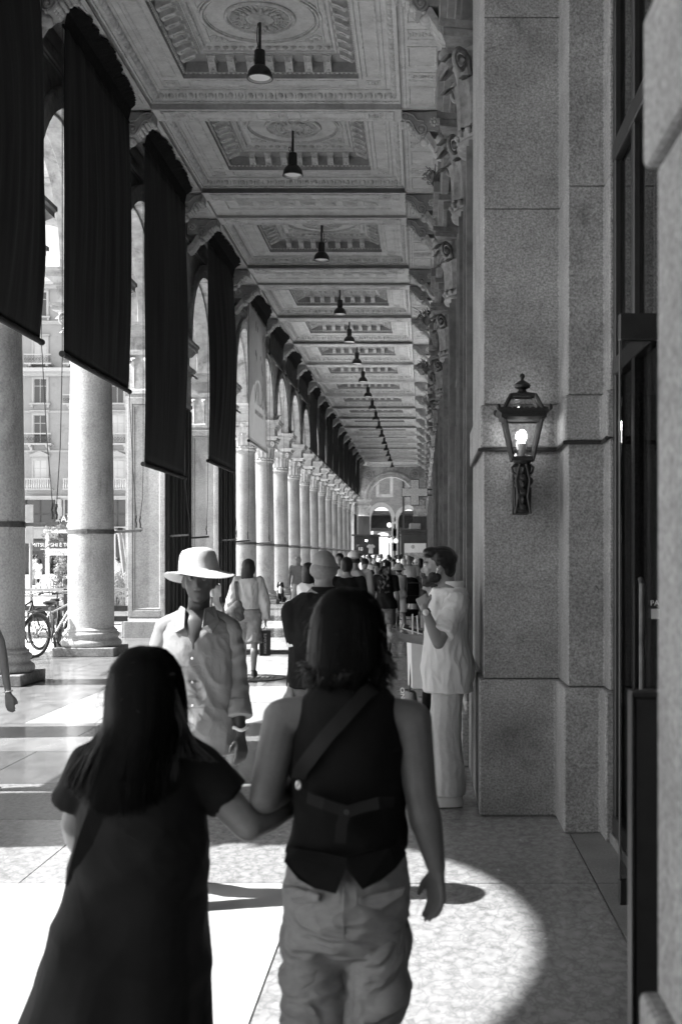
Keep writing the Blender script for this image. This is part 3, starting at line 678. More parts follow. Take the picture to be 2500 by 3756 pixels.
# ------------------------------------------------------------------ right-hand wall with pilasters and shop fronts
sw = thing('shop_wall', 'stone upper wall and pilasters above the shops on the right', 'wall', (0,0,0))
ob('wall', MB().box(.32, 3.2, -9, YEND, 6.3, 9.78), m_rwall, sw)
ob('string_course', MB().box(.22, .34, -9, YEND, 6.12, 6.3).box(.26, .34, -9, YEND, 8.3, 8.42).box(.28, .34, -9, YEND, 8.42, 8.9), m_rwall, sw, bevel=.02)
ob('back_wall', MB().box(3.0, 3.2, -9, YEND, 0, 6.3), m_dim, sw)
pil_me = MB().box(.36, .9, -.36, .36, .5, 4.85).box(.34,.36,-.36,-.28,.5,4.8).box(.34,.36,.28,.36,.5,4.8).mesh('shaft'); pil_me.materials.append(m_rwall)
pilb_me = MB().box(.3, .9, -.42, .42, 0, .42).box(.33, .9, -.39, .39, .42, .5).mesh('base'); pilb_me.materials.append(m_granite)
ent_me = MB().box(.3, .9, -.4, .4, 5.73, 5.95).box(.26,.9,-.44,.44,5.95,6.05).box(.2,.9,-.5,.5,6.05,6.13).box(.14,.9,-.56,.56,6.13,6.27).mesh('entablature'); ent_me.materials.append(m_rwall)
PILS = [b for b in BEAMS if b > 9][:] 
PILS[0] = 9.75; PILS[1] = 11.7
for i, b in enumerate(PILS[:-1]):
    c = ob('pilaster', pil_me, None, sw, (0, b, 0)); ob('base', pilb_me, None, c, bevel=.01); ob('entablature', ent_me, None, c, bevel=.008)
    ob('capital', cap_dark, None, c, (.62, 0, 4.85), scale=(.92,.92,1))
for i, (a, b) in enumerate(zip(PILS[:-1], PILS[1:])):
    L = b-a-.84; yc = (a+b)/2
    sf = ob('shop_front', None, None, sw, (.5, yc, 0))
    h = L/2; n = 4 if L > 2.5 else 1
    fm = MB().box(0, .5, -h, h, 0, .55); fm.box(-.03,.0,-h,h,.5,.58); fm.box(-.05, .5, -h, h, 3.3, 3.75); fm.box(-.09, -.05, -h, h, 3.72, 3.8)
    ob('frame', fm, m_wood, sf, bevel=.008)
    for k in range(n+1):
        y = -h+2*h*k/n; y = min(max(y, -h+.06), h-.06)
        ob('post', MB().box(-.04, .1, y-.06, y+.06, .55, 3.3).box(-.09, -.04, y-.025, y+.025, .6, 3.25).box(.16,.3,y-.05,y+.05,3.8,6.2), m_wood if k % 2 else m_wood2, sf, bevel=.006)
        if k < n:
            y2 = -h+2*h*(k+1)/n; ob('pane', MB().box(.04, .05, y+.06, max(y2-.06, y+.1), .55, 3.3), m_glass, sf); ob('pane', MB().box(.22, .23, y+.05, max(y2-.05, y+.1), 3.8, 6.2), m_glass, sf)
    ob('interior', MB().box(1.2, 1.25, -h-.4, h+.4, 0, 6.3).box(.1, 1.2, h, h+.02, .55, 6.2), m_dim, sf)
# granite pier with the lantern, and its twin beside the visitor
def block_foot(mir, p):
    q = [(.384-p,9.25),(.384-p,7.6-p),(.856-p,7.6-p),(.856-p,7.13-p),(1.067-p,7.13-p),(1.067-p,6.91-p),(1.5,6.91-p),(1.5,9.25)]
    if mir: q = [(x+.026, 9.72-y) for x, y in q]
    return q
for mir, lab in ((False, 'stepped granite pier carrying the lit wall lantern'), (True, 'pale granite pier at the right picture edge, closest to the viewer')):
    gp = thing('granite_pier', lab, 'pier', (0,0,0))
    for z0, z1, p in ((0,.855,.028),(.855,2.3,0),(2.3,2.57,.022),(2.57,3.8,0),(3.8,5.0,0),(5.0,6.29,0)):
        ob('stone_block', MB().prism(block_foot(mir, p), 'z', z0+(.002 if z0 else 0), z1-.002), m_granite_near, gp, bevel=.012 if p else .007, seg=2)
cab = [P(1112+ (i*14), 1048, 7.55) for i in range(14)]
tag(ob('conduit', MB().tube([(.36,8.9,2.288),(.356,7.575,2.288),(.84,7.572,2.288),(.832,7.11,2.29),(1.05,7.105,2.29),(1.046,6.89,2.295)], .012, 8), m_iron), 'thin dark cable conduit along the granite pier behind the lantern', 'conduit')
# wall above the visitor's shop window and the window itself
sg = thing('shop_window', 'tall dark metal shop window with open glass door on the right', 'shop window', (1.08, 4.9, 0))
wf = MB()
for y in (-2.05, -.62, .3, 1.35, 1.95): wf.box(.0, .07, y-.035, y+.035, .06, 6.25)
for z in (.1, 3.9, 6.2): wf.box(-.005, .075, -2.08, 1.98, z-.05, z+.06)
wf.box(-.005, .075, -2.08, -.6, 2.64, 2.74); wf.box(-.005, .075, .3, 1.98, 2.64, 2.74); wf.box(-.03,.08,-.62,.3,2.62,2.78)
ob('frame', wf, m_black, sg, bevel=.006)
for y0, y1, z0, z1 in ((-2.0,-.66,.17,2.63),(.34,1.31,.17,2.63),(1.39,1.91,.17,2.63),(-2.0,-.66,2.76,3.83),(-.58,.26,2.8,3.83),(.34,1.31,2.76,3.83),(1.39,1.91,2.76,3.83),(-2.0,1.91,3.98,6.13)):
    ob('pane', MB().box(.03, .04, y0, y1, z0, z1), m_glass, sg)
dr = ob('door', MB().box(-.19, .5, .58, .625, .045, .155).box(-.19,.5,.575,.63,2.6,2.72).box(.02,.05,.59,.62,.155,2.6).box(-.19,-.18,.595,.615,.155,2.6), m_black, sg, bevel=.004)
ob('pane', MB().box(-.178, .5, .6, .61, .155, 2.6), m_glass, dr); ob('lock', MB().box(-.03,.0,.572,.58,.08,.13).lathe([(.008,0),(.008,.05)],8,(-.015,.572,.085)), m_steel, dr)
ob('handle', MB().tube([(-.1,.56,.9),(-.1,.53,.92),(-.1,.53,1.5),(-.1,.56,1.52)], .012, 8), m_steel, dr)
text('PARI', .034, m_white, dr, (-.055, .565, 1.4), (R(90),0,0)); ob('price_label', MB().box(-.05,-.012,.566,.569,1.34,1.385), m_white, dr)
ob('sill', MB().box(-.02, .12, -2.1, 2.0, 0, .055), m_sill, sg, bevel=.006)
ob('interior', MB().box(1.6, 1.7, -2.6, 2.6, 0, 6.3).box(0,1.7,-2.6,-2.5,0,6.3).box(0,1.7,2.5,2.6,0,6.3), m_dim, sg)
bk = thing('menu_stand', 'black upright panel stand beside the nearest granite pier', 'stand', (.62, 2.95, 0))
ob('panel', MB().box(-.115, .2, -.05, .0, .08, 1.285), m_black, bk, bevel=.006); ob('base', MB().box(-.1, .2, -.14, .1, 0, .03), m_black, bk, bevel=.006)
ob('trim', MB().box(-.121,-.115,-.055,.005,.08,1.29).box(-.12,.2,-.055,.005,1.285,1.297), m_iron, bk)

# ------------------------------------------------------------------ end wall
ew = thing('end_wall', 'dark stone end wall of the portico pierced by one round arch', 'wall', (0, YEND, 0))
ex0, ex1 = -4.28, -.72
m = cross_arch(ex0, ex1, 6.3, 9.8, 0, .9); m.box(WX0, ex0, 0, .9, 6.3, 9.8).box(ex1, 1.2, 0, .9, 6.3, 9.8)
ob('wall', m, m_arch, ew)
for x0, x1 in ((WX0+.7, ex0), (ex1, .5)):
    ob('pier', MB().box(x0, x1, 0, .9, 0, 4.9), m_darkpier, ew); ob('capital', MB().rectsweep([(0,4.9),(-.06,4.95),(0,5.0),(0,5.6),(-.1,5.7),(-.1,5.8),(0,5.85),(0,6.1),(-.14,6.2),(-.14,6.29)], x0, x1, 0, .9, True), m_arch, ew)
c0 = (ex0+ex1)/2; er = (ex1-ex0)/2
for r0, r1, d in ((er, er+.2, .08), (er+.2, er+.42, .14)):
    mm = MB(); rg = []
    for i in range(25):
        a = PI*i/24; rg.append([(c0-r*math.cos(a), yy, 6.3+r*math.sin(a)) for r, yy in ((r0,0),(r0,-d),(r1,-d),(r1,0))])
    ob('archivolt', mm.rings(rg), m_arch, ew, bevel=.02)
for x in (c0-1.85, c0+1.85):
    mr = MB(); ax = (Vector((1,0,0)), Vector((0,0,1))); flower(mr, (x, -.04, 8.25), .3, ax, .06)
    mr.tube([(x+.4*math.cos(2*PI*k/24), -.02, 8.25+.4*math.sin(2*PI*k/24)) for k in range(24)], .05, 6, True); ob('roundel', mr, m_arch, ew, smooth=50)
# ================================================================== THINGS OF THE PORTICO
# ------------------------------------------------------------------ banners hung across the arches
def banner(y0, y1, z0, mat, label, n_fold=7, x=-4.75, ztop=8.66, net=True, amp=.02, billow=.0, cords=True, seed=0):
    b = thing('banner', label, 'banner', (x, (y0+y1)/2, z0), 0, 'cloth banners hanging under the arches'); h = (y1-y0)/2; H = ztop-z0
    ny, nz = 56, 30; vs = []; fs = []; rnd = random.Random(seed)
    ph = [rnd.uniform(0, 6.28) for _ in range(6)]
    for j in range(nz+1):
        t = j/nz
        for i in range(ny+1):
            u = i/ny; yy = -h+2*h*u
            fold = amp*(math.sin(u*n_fold*6.28+ph[0]+t*.8)+.6*math.sin(u*n_fold*2.3*6.28+ph[1]-t)+.15*math.sin(u*n_fold*5*6.28+ph[2]))*(.55+.45*math.sin(t*2.2+ph[3]))*min(1, t*4+.15)
            bl = billow*math.sin(PI*min(1,t*1.05))*math.sin(PI*u)+billow*.6*math.sin(PI*t)*u
            dr = .05*noise.noise((u*2.3+seed*3.1, t*1.7, seed))+.018*noise.noise((u*9+seed, t*3, 4.2)); vs.append((fold*.6+bl+dr*min(1,t*3+.2), yy + .02*math.sin(t*5+ph[4])*(u-.5)*2+.03*noise.noise((t*3, u*.5, seed+9))*(u-.5)*2, .03+(H-.03)*t))
    for j in range(nz):
        for i in range(ny): a = j*(ny+1)+i; fs.append((a, a+1, a+ny+2, a+ny+1))
    c = ob('cloth', MB().add(vs, fs), mat, b, smooth=80); so_ = c.modifiers.new('thickness', 'SOLIDIFY'); so_.thickness = .004
    ob('bottom_bar', MB().tube([(0,-h-.05,.0),(0,h+.05,.0)], .036, 12), mat if mat is m_banner else m_mid, b, smooth=60)
    for s in (-1, 1): ob('end_cap', MB().tube([(0,s*(h+.05),0),(0,s*(h+.09),0)], .042, 12), m_iron, b, smooth=60)
    ob('top_bar', MB().tube([(0,-h-.04,H),(0,h+.04,H)], .02, 10), m_net, b, smooth=60)
    if net:
        m = MB(); vs = []; fs = []; k = 90
        for i in range(k+1):
            u = i/k; yy = -h+2*h*u
            env = .17*math.sin(PI*min(1,max(0,u*1.02)))**.45
            rag = env + .1*noise.noise((u*5+seed, 1.3, 0)) + .04*noise.noise((u*21+seed, 7, 0)) + .02*rnd.uniform(-1,1)
            vs += [(.0, yy, H-.03), (.05, yy, H+.2), (.12+max(0,rag), yy, H+.268), (.1+max(0,rag), yy, H+.285)]
        for i in range(k):
            for q in range(3): a = i*4+q; fs.append((a, a+1, a+5, a+4))
        o = ob('netting', MB().add(vs, fs), m_net, b); so_ = o.modifiers.new('thickness', 'SOLIDIFY'); so_.thickness = .006
    if cords:
        for s in (-1, 1):
            yy = s*(h+.07)
            ob('cord', MB().tube([(0,yy,0),(.0,yy,H)], .0055, 5), m_cable, b)
            zt = 2.1-z0; ye = s*(h+.42)*1.0
            ob('tie', MB().tube([(0,yy,0),(.02,(yy+ye)/2-.02*s,zt*.55),(.03,ye,zt+.2)], .006, 5).tube([(.03,ye,zt+.2),(.03,ye+.01,zt+.17),(.02,ye,zt+.12),(.035,ye,zt+.06),(.03,ye,zt)], .013, 6), m_cable, b)
    return b
banner(-6.5, -3.2, 4.3, m_banner, 'dark banner behind the viewer, farther back', 6, seed=51, cords=False)  # added in an unseen back bay to reduce frontal light
banner(-2.0, 1.0, 4.3, m_banner, 'dark banner beside the viewer out of the picture', 6, seed=52, cords=False)  # also added out of view, blocks light from the back bays
banner(8.3, 10.3, 2.7, m_banner, 'dark banner on the arch between pier and column left of the picture', 5, seed=53, cords=False, ztop=7.4, net=False)  # out of view, hung low to keep sun off the floor
banner(11.55, 15.08, 4.3, m_banner, 'dark banner at the left picture edge, nearest of the row', 5, billow=.12, seed=1)
banner(16.1, 19.62, 4.3, m_banner, 'dark banner between the shaded column and the sunlit column', 6, billow=.06, seed=2)
banner(20.75, 24.25, 3.2, m_banner, 'long dark banner hanging before the framed stone piers', 6, billow=.07, seed=3)
banner(27.0, 30.5, 3.75, m_banner, 'narrow dark banner between the two stone piers', 6, billow=.12, seed=4)
lb = banner(33.3, 37.0, 4.8, m_bannerl, 'pale stained banner with reversed lettering beside the columns', 6, amp=.012, seed=5)
text('SUIN', .95, m_mid, lb, (.05, -.15, 1.15), (R(90),0,R(90)), align='CENTER', flip=True, sx=.9)
text('INTERNATIONAL', .2, m_mid, lb, (.05, -.2, .85), (R(90),0,R(90)), align='CENTER', flip=True, sx=1.1)
st = MB()
for k in range(9):
    yy, zz = random.uniform(-.8,1.3), random.uniform(2.2,3.4)
    st.ball((.036, yy, zz), (.006, random.uniform(.02,.06), random.uniform(.04,.16)), 7, 5)
tag(ob('stain', st, m_darkpier, lb), kind='stuff')
rolled = ['first','second','third']
for k in range(3):
    y = 37.4+4.52*k
    banner(y+.5, y+4.0, 7.95, m_banner, 'dark banner rolled up short above an open arch, %s past the pale banner' % rolled[k], 6, seed=20+k, cords=(k < 1))
for k in range(9):
    y = 37.4+4.52*(k+3)
    banner(y+.45, y+4.05, 6.2, m_banner, 'dark banner in the far row along the columns, %s of that row' % ordinal[k], 6, seed=30+k, cords=False, amp=.05)
# ------------------------------------------------------------------ pendant lamps
pend = [('flex', MB().tube([(0,0,.42),(.0,0,.92)], .022, 8).tube([(.03,0,.4),(.06,.02,.6),(.02,.03,.75),(.05,0,.9)], .008, 6), m_iron),
        ('gear_box', MB().lathe([(.03,.44),(.075,.42),(.078,.4),(.078,.2),(.07,.18)], 20), m_iron),
        ('shade', MB().lathe([(.07,.2),(.1,.185),(.14,.15),(.17,.1),(.182,.04),(.187,0),(.18,0),(.165,.09),(.13,.14),(.06,.175)], 32, cap=False), m_iron),
        ('reflector', MB().lathe([(.178,.004),(.15,.1),(.08,.14),(.02,.15)], 28, cap=False), m_reflector),
        ('lens', MB().lathe([(.0,.02),(.12,.024),(.15,.03)], 24, cap=False), M('lamp_lens', .85, .3)),
        ('loop', MB().tube([(.09+.035*math.cos(a*.5), 0, .47+.04*math.sin(a*.5)) for a in range(13)], .007, 6), m_iron),
        ('rim', MB().lathe([(.187,0),(.192,.004),(.192,.014),(.187,.016)], 32, cap=False), m_steel)]
pend = [(n, m.mesh(n, 45), mt) for n, m, mt in pend]
for n, me, mt in pend: me.materials.append(mt)
for i, y in enumerate([q for q in lamp_ys if q > 13 and q < 97]):
    l = thing('pendant_lamp', 'bell-shaped pendant lamp hanging from the coffered ceiling, %s from the viewer' % (ordinal + ['thirteenth','fourteenth','fifteenth','sixteenth','seventeenth','eighteenth'])[i], 'lamp', ((CL+CR)/2, y, 8.64), (i*2.1) % 6.28, 'pendant lamps under the ceiling')
    for n, me, mt in pend: ob(n, me, None, l)
# ------------------------------------------------------------------ wall lantern
ln = thing('wall_lantern', 'lit black iron lantern bracketed to the granite pier', 'lantern', (.605, 7.36, 1.88)); ln.scale = (.93,.93,1)
def frustum_bars(m, z0, h0, z1, h1, t):
    for sx in (-1, 1):
        for sy in (-1, 1): m.bar((sx*h0, sy*h0, z0), (sx*h1, sy*h1, z1), t)
cg = MB(); frustum_bars(cg, .33, .065, .565, .118, .009); cg.rectsweep([(0,.32),(0,.345),(.02,.345),(.02,.32)], -.075,.075,-.075,.075)
ob('cage', cg, m_iron, ln)
for k in range(4):
    a = k*PI/2; q = [(-.06,-.062,.345),(.06,-.062,.345),(.112,-.115,.56),(-.112,-.115,.56)]
    ob('pane', MB().add([Matrix.Rotation(a,3,'Z') @ Vector(p) for p in q], [(0,1,2,3)]), m_lglass, ln)
    q = [(-.125,-.128,.61),(.125,-.128,.61),(.075,-.078,.71),(-.075,-.078,.71)]
    ob('roof_pane', MB().add([Matrix.Rotation(a,3,'Z') @ Vector(p) for p in q], [(0,1,2,3)]), m_lglass, ln)
gal = MB().rectsweep([(.03,.56),(0,.575),(0,.595),(-.02,.61),(-.02,.625),(.02,.62),(.03,.6)], -.145,.145,-.145,.145)
for k in range(8):
    for s in (-1, 1): gal.ball((-.13+k*.037, s*.15, .622), (.02,.012,.014), 7, 5); gal.ball((s*.15, -.13+k*.037, .622), (.012,.02,.014), 7, 5)
for sx in (-1, 1):
    for sy in (-1, 1): gal.ball((sx*.165, sy*.165, .63), (.016,.016,.02), 7, 5)
ob('gallery', gal, m_iron, ln)
rf = MB(); frustum_bars(rf, .61, .13, .715, .078, .009); rf.rectsweep([(0,.705),(0,.722),(.05,.735),(.05,.72)], -.085,.085,-.085,.085)
ob('roof_frame', rf, m_iron, ln)
ob('finial', MB().lathe([(.045,.725),(.03,.74),(.025,.755),(.05,.765),(.055,.78),(.045,.79),(.03,.8),(.012,.81),(.01,.82),(.018,.832),(.014,.845),(.004,.852)], 20), m_iron, ln, smooth=40)
ob('socket', MB().lathe([(.02,.33),(.022,.37),(.026,.375),(.026,.425),(.018,.43)], 16), m_white, ln, smooth=40)
ob('bulb', MB().lathe([(.016,.43),(.02,.44),(.028,.455),(.03,.475),(.025,.495),(.015,.507),(.002,.51)], 20), emis('bulb_glow', 5), ln, smooth=60)
br = MB().lathe([(.045,0),(.06,.01),(.055,.03),(.048,.05),(.048,.16),(.055,.17),(.058,.2),(.05,.24),(.06,.26),(.065,.28),(.05,.3),(.07,.325)], 16, sx=.95)
br.bar((0,.02,.05),(0,.2,.05),.035,.02); br.bar((0,.02,.24),(0,.2,.2),.03,.03); br.box(-.05,.05,.17,.21,-.0,.3)
for k in range(8): a = 2*PI*k/8; br.tube([(.05*math.cos(a), .05*math.sin(a), .04), (.052*math.cos(a), .052*math.sin(a), .16)], .008, 5)
for s in (-1, 1): br.tube([(s*.045,-.03,.3),(s*.07,-.03,.28),(s*.062,-.03,.25),(s*.045,-.03,.235)], .009, 6)
for s in (-1, 1):
    spiral(br, (s*.045,-.03,.2), .024, 1.4, .01, .005, (Vector((s,0,0)), Vector((0,0,1))), 20, a0=PI); spiral(br, (s*.035,-.03,.02), .022, 1.3, .01, .005, (Vector((s,0,0)), Vector((0,0,-1))), 20, a0=PI)
    br.tube([(s*.02,-.055,.3),(s*.045,-.055,.2),(s*.03,-.06,.1),(s*.05,-.05,.0)], .009, 6)
for k in range(6): br.ball((0,-.055,.04+k*.045), (.028-.012*(k % 2),.02,.022), 8, 6)
ob('bracket', br, m_iron, ln, smooth=40)
pl_ = bpy.data.lights.new('bulb_light', 'POINT'); pl_.energy = .8; pl_.shadow_soft_size = .03
plo = bpy.data.objects.new('bulb_light', pl_); COL.objects.link(plo); plo.parent = ln; plo.location = (0, -.0, .535)
# ------------------------------------------------------------------ pharmacy cross
cr = thing('pharmacy_cross', 'cross-shaped shop sign of small lamps hanging from the right wall', 'sign', (-.27, 43, 3.9))
u = .155; poly = [(-u,-3*u),(u,-3*u),(u,-u),(3*u,-u),(3*u,u),(u,u),(u,3*u),(-u,3*u),(-u,u),(-3*u,u),(-3*u,-u),(-u,-u)]
ob('case', MB().prism(poly, 'y', -.07, .07), m_iron, cr, bevel=.02); led = MB()
for i in range(-14, 15):
    for j in range(-14, 15):
        x, z = i*.0305, j*.0305
        if (abs(x) < u-.012 or abs(z) < u-.012): led.box(x-.011, x+.011, -.082, -.0705, z-.011, z+.011)
tag(ob('led_panel', led, M('led_white', .8, .4), cr), kind='stuff'); ob('bracket', MB().bar((3*u,0,.1),(.62,0,.1),.025).bar((3*u,0,-.1),(.62,0,-.1),.025), m_iron, cr)
# ------------------------------------------------------------------ kiosk with poster, and what stands near the far arch
kk = thing('kiosk', 'dark newsstand kiosk with a white poster near the far end', 'kiosk', (-.5, 84, 0))
ob('body', MB().box(-1.0,.9,0,1.6,0,3.2), m_dim, kk, bevel=.03); ob('roof', MB().box(-1.08,.98,-.1,1.7,3.2,3.32).box(-1.04,.94,-.05,1.65,3.32,3.5), m_dim, kk, bevel=.03)
ob('poster', MB().box(-.75,.75,-.03,-.005,.6,2.55), m_white, kk); ob('poster_image', MB().box(-.74,.74,-.034,-.031,.62,1.9), M('poster_print', .3, .5, (3,.5), (9,.4)), kk)
ob('poster_frame', MB().rectsweep([(0,0),(0,.06),(.07,.06),(.07,0)], -.85,.85,.5,2.65), m_dim, kk, rot=(R(90),0,0))
em = MB(); em.tube([(-.15+.1*math.cos(a*PI/8), -.035, 2.3+.11*math.sin(a*PI/8)) for a in range(16)], .014, 5, True).box(-.165,-.135,-.045,-.032,2.24,2.36).box(-.2,-.1,-.045,-.032,2.31,2.335); ob('emblem', em, m_black, kk)
ob('air_conditioner', MB().box(-.4,.4,.3,1.0,3.5,3.95), m_mid, kk, bevel=.05)
ss = thing('souvenir_stall', 'souvenir stall hung with sports shirts near the far arch', 'stall', (-4.0, 86, 0))
ob('counter', MB().box(-.9,.9,0,1.2,0,1.05), m_dim, ss, bevel=.02); ob('back_panel', MB().box(-.9,.9,1.1,1.2,1.05,3.1).box(-1.0,1.0,-.2,1.3,3.1,3.2), m_black, ss)
jersey = [(-.1,0),(-.1,.5),(-.28,.42),(-.34,.6),(-.12,.74),(-.05,.7),(.05,.7),(.12,.74),(.34,.6),(.28,.42),(.17,.5),(.17,0),(-.17,0),(-.17,.5)][1:-2]
jersey = [(-.17,0),(.17,0),(.17,.48),(.27,.42),(.34,.58),(.12,.74),(.05,.69),(-.05,.69),(-.12,.74),(-.34,.58),(-.27,.42),(-.17,.48)]
for k in range(5):
    j = ob('shirt', MB().prism([(x*.9-.72+.36*k, z*.9+1.1+(.75 if k % 2 else 0)) for x, z in jersey], 'y', -.06-.02*k, -.04-.02*k), [m_white, m_black, m_white, m_mid, m_white][k], ss, bevel=.01)
    if k == 1: text('10', .34, m_white, ss, (-.55, -.085, 2.05), (R(90),0,0), 'shirt_number')
ob('spot_lamp', MB().ball((0.05,-.25,2.75), .06, 10, 8), emis('spot_glow', 12), ss)
sn = MB()
for k in range(40): sn.box(*(lambda x, z: (x, x+.06, -.1, .0, z, z+.08))(-.88+random.random()*1.7, 1.05+random.random()*.05))
tag(ob('souvenirs', sn, m_white, ss), kind='stuff')
lp = thing('street_lamp', 'street lamp with white globes beyond the far arch', 'street lamp', (-2.85, 105, 0))
ob('post', MB().lathe([(.14,0),(.14,.5),(.08,.6),(.055,1.0),(.05,3.9),(.07,3.95),(.04,4.1)], 16), m_iron, lp, smooth=40)
for k in range(4):
    a = k*PI/2+.2; dx, dy = math.cos(a), math.sin(a); ob('arm', MB().tube([(0,0,3.3),(dx*.25,dy*.25,3.15),(dx*.5,dy*.5,3.2),(dx*.58,dy*.58,3.4)], .025, 6).tube([(dx*.3,dy*.3,3.2),(dx*.2,dy*.2,3.4),(dx*.05,dy*.05,3.5)], .015, 6), m_iron, lp)
    ob('globe', MB().ball((dx*.58,dy*.58,3.0), .2, 16, 12), m_white, lp, smooth=80)
ob('globe', MB().ball((0,0,4.35), .21, 16, 12), m_white, lp, smooth=80)
# ------------------------------------------------------------------ brick palace beyond the end arch
def brickmat():
    m = M('brick_wall', .16, .85); t = m.node_tree; b = t.nodes['Principled BSDF']; g_ = t.nodes.new('ShaderNodeNewGeometry'); mp = t.nodes.new('ShaderNodeMapping'); mp.inputs['Rotation'].default_value = (R(90),0,0)
    t.links.new(g_.outputs['Position'], mp.inputs[0]); bt = t.nodes.new('ShaderNodeTexBrick'); t.links.new(mp.outputs[0], bt.inputs[0])
    bt.inputs['Color1'].default_value = (.18,.18,.18,1); bt.inputs['Color2'].default_value = (.1,.1,.1,1); bt.inputs['Mortar'].default_value = (.26,.26,.26,1); bt.inputs['Scale'].default_value = 1
    bt.inputs['Brick Width'].default_value = .3; bt.inputs['Row Height'].default_value = .09; bt.inputs['Mortar Size'].default_value = .012; t.links.new(bt.outputs[0], b.inputs['Base Color']); return m
m_brick = brickmat()
bpal = thing('brick_palace', 'old brick palace with pointed stone-edged arches beyond the far arch', 'building', (-2.9, 122, 0))
def pointed(c, w, zs, h, n=10):
    left = [(c-w*(1-(i/n)**2*.0)*math.cos(i/n*PI/2)**.9, zs+h*math.sin(i/n*PI/2)) for i in range(n+1)]
    return left + [(2*c-x, z) for x, z in reversed(left[:-1])]
wall = MB(); a1 = pointed(-1.25, 1.05, 5.2, 1.45); a2 = pointed(1.5, 1.05, 5.0, 1.4)
def wall_strip(m, x0, x1, pts, ztop, y0, y1):
    cur = [(x0, pts[0][1])] + pts + [(x1, pts[-1][1])]
    for p, q in zip(pts[:-1], pts[1:]):
        for yy in (y0, y1): m.add([(p[0],yy,p[1]),(q[0],yy,q[1]),(q[0],yy,ztop),(p[0],yy,ztop)], [(0,1,2,3)])
        m.add([(p[0],y0,p[1]),(p[0],y1,p[1]),(q[0],y1,q[1]),(q[0],y0,q[1])], [(0,1,2,3)])
wall_strip(wall, 0, 0, a1, 16, 0, 1.2); wall_strip(wall, 0, 0, a2, 16, 0, 1.2)
wall.box(-14, -2.3, 0, 1.2, 0, 16).box(-.2, .45, 0, 1.2, 0, 16).box(2.55, 14, 0, 1.2, 0, 16)
ob('wall', wall, m_brick, bpal)
for pts, c in ((a1, -1.25), (a2, 1.5)):
    for i in range(0, len(pts)-1):
        p, q = Vector((pts[i][0], 0, pts[i][1])), Vector((pts[i+1][0], 0, pts[i+1][1])); cc = Vector((c, 0, 5.3)); e = .42
        po, qo = p+(p-cc).normalized()*e, q+(q-cc).normalized()*e
        ob('voussoir', MB().add([v+Vector((0,dy,0)) for dy in (-.06, .0) for v in (p, q, qo, po)], [(0,1,2,3),(7,6,5,4),(0,4,5,1),(1,5,6,2),(2,6,7,3),(3,7,4,0)]), m_facade2 if i % 5 == 0 else m_mid, bpal)
    for s in (-1, 1):
        for k in range(7): ob('quoin', MB().box(c+s*1.05-(.0 if s > 0 else .4+.1*(k % 2)), c+s*1.05+(.4+.1*(k % 2) if s > 0 else 0), -.05, 0, k*.74, k*.74+.72), m_mid if k % 2 else m_wallst, bpal)
for x, z, ww, hh in ((-.9, 9.3, .85, 1.7), (2.6, 9.6, .85, 1.7)):
    wn = ob('blocked_window', MB().box(x-ww, x+ww, -.06, 0, z-hh, z-hh+.3).box(x-ww,x-ww+.3,-.06,0,z-hh+.3,z+hh).box(x+ww-.3,x+ww,-.06,0,z-hh+.3,z+hh).box(x-ww-.9,x-ww,-.05,0,z+hh-.9,z+hh), m_wallst, bpal)
    ob('infill', MB().box(x-ww+.3, x+ww-.3, -.02, 0, z-hh+.3, z+hh), m_brick, wn)
ob('downpipe', MB().tube([(1.0,-.12,0),(1.0,-.12,15)], .09, 8), m_iron, bpal)
ob('tie_beam', MB().box(-2.3,-.2,.2,.6,4.2,4.5).box(.45,2.55,.2,.6,4.2,4.5).box(-2.3,-.2,.2,.5,3.6,3.7).box(.45,2.55,.2,.5,3.6,3.7), m_dim, bpal)
ob('vault', MB().box(-3.2, 3.2, 1.3, 8, 6.0, 6.3).box(-3.3,-3.1,1.3,8,0,6.3).box(3.1,3.3,1.3,8,0,6.3).box(-.35,.5,7.4,8,0,6).box(-3.2,3.2,7.6,8,4.4,6.0), m_brick, bpal)
ob('back_arch', cross_arch(-2.4,-.3,3.2,4.6,9.2,9.5).box(-.3,3.3,9.2,9.5,0,4.6), m_mid, bpal)
# ================================================================== OUTSIDE ON THE LEFT
fb = thing('palazzo', 'pale five-storey palazzo with balconies across the square', 'building', (0, 112, 0))
FX0, FX1 = -62, -12
ob('wall', MB().box(FX0, FX1, 0, 12, 4.3, 27).box(FX0, FX1, .6, 12, 0, 4.3), m_facade, fb)
for z, h, d in ((7.05,.35,.35),(11.35,.18,.15),(15.0,.18,.15),(18.6,.7,.9),(23.2,.3,.3),(26.6,.6,.9),(4.25,.25,.4)): ob('cornice', MB().box(FX0, FX1, -d, 0, z, z+h*.5).box(FX0, FX1, -d*.6, 0, z-h*.5, z), m_facade2, fb)
m_pane = M('window_pane', .05, .1); m_shut = M('window_shutter', .42, .7, (1,.1), None, (60,.6,.02), stretch=(.1,1,1))
wfr = MB()
for x0, x1, z0, z1, d in ((-.78,-.6,-1.25,1.25,.12),(.6,.78,-1.25,1.25,.12),(-.78,.78,1.25,1.45,.14),(-.9,.9,1.6,1.72,.3),(-.78,.78,1.45,1.6,.1)): wfr.box(x0,x1,-d,0,z0,z1)
wfr_me = wfr.mesh('window'); wfr_me.materials.append(m_facade2)
ped_me = MB().prism([(-.98,1.7),(.98,1.7),(0,2.15)], 'y', -.32, 0).mesh('pediment'); ped_me.materials.append(m_facade2)
sil_me = MB().box(-.95,.95,-.3,0,-1.42,-1.25).box(-.85,-.65,-.22,0,-1.7,-1.42).box(.65,.85,-.22,0,-1.7,-1.42).mesh('sill'); sil_me.materials.append(m_facade2)
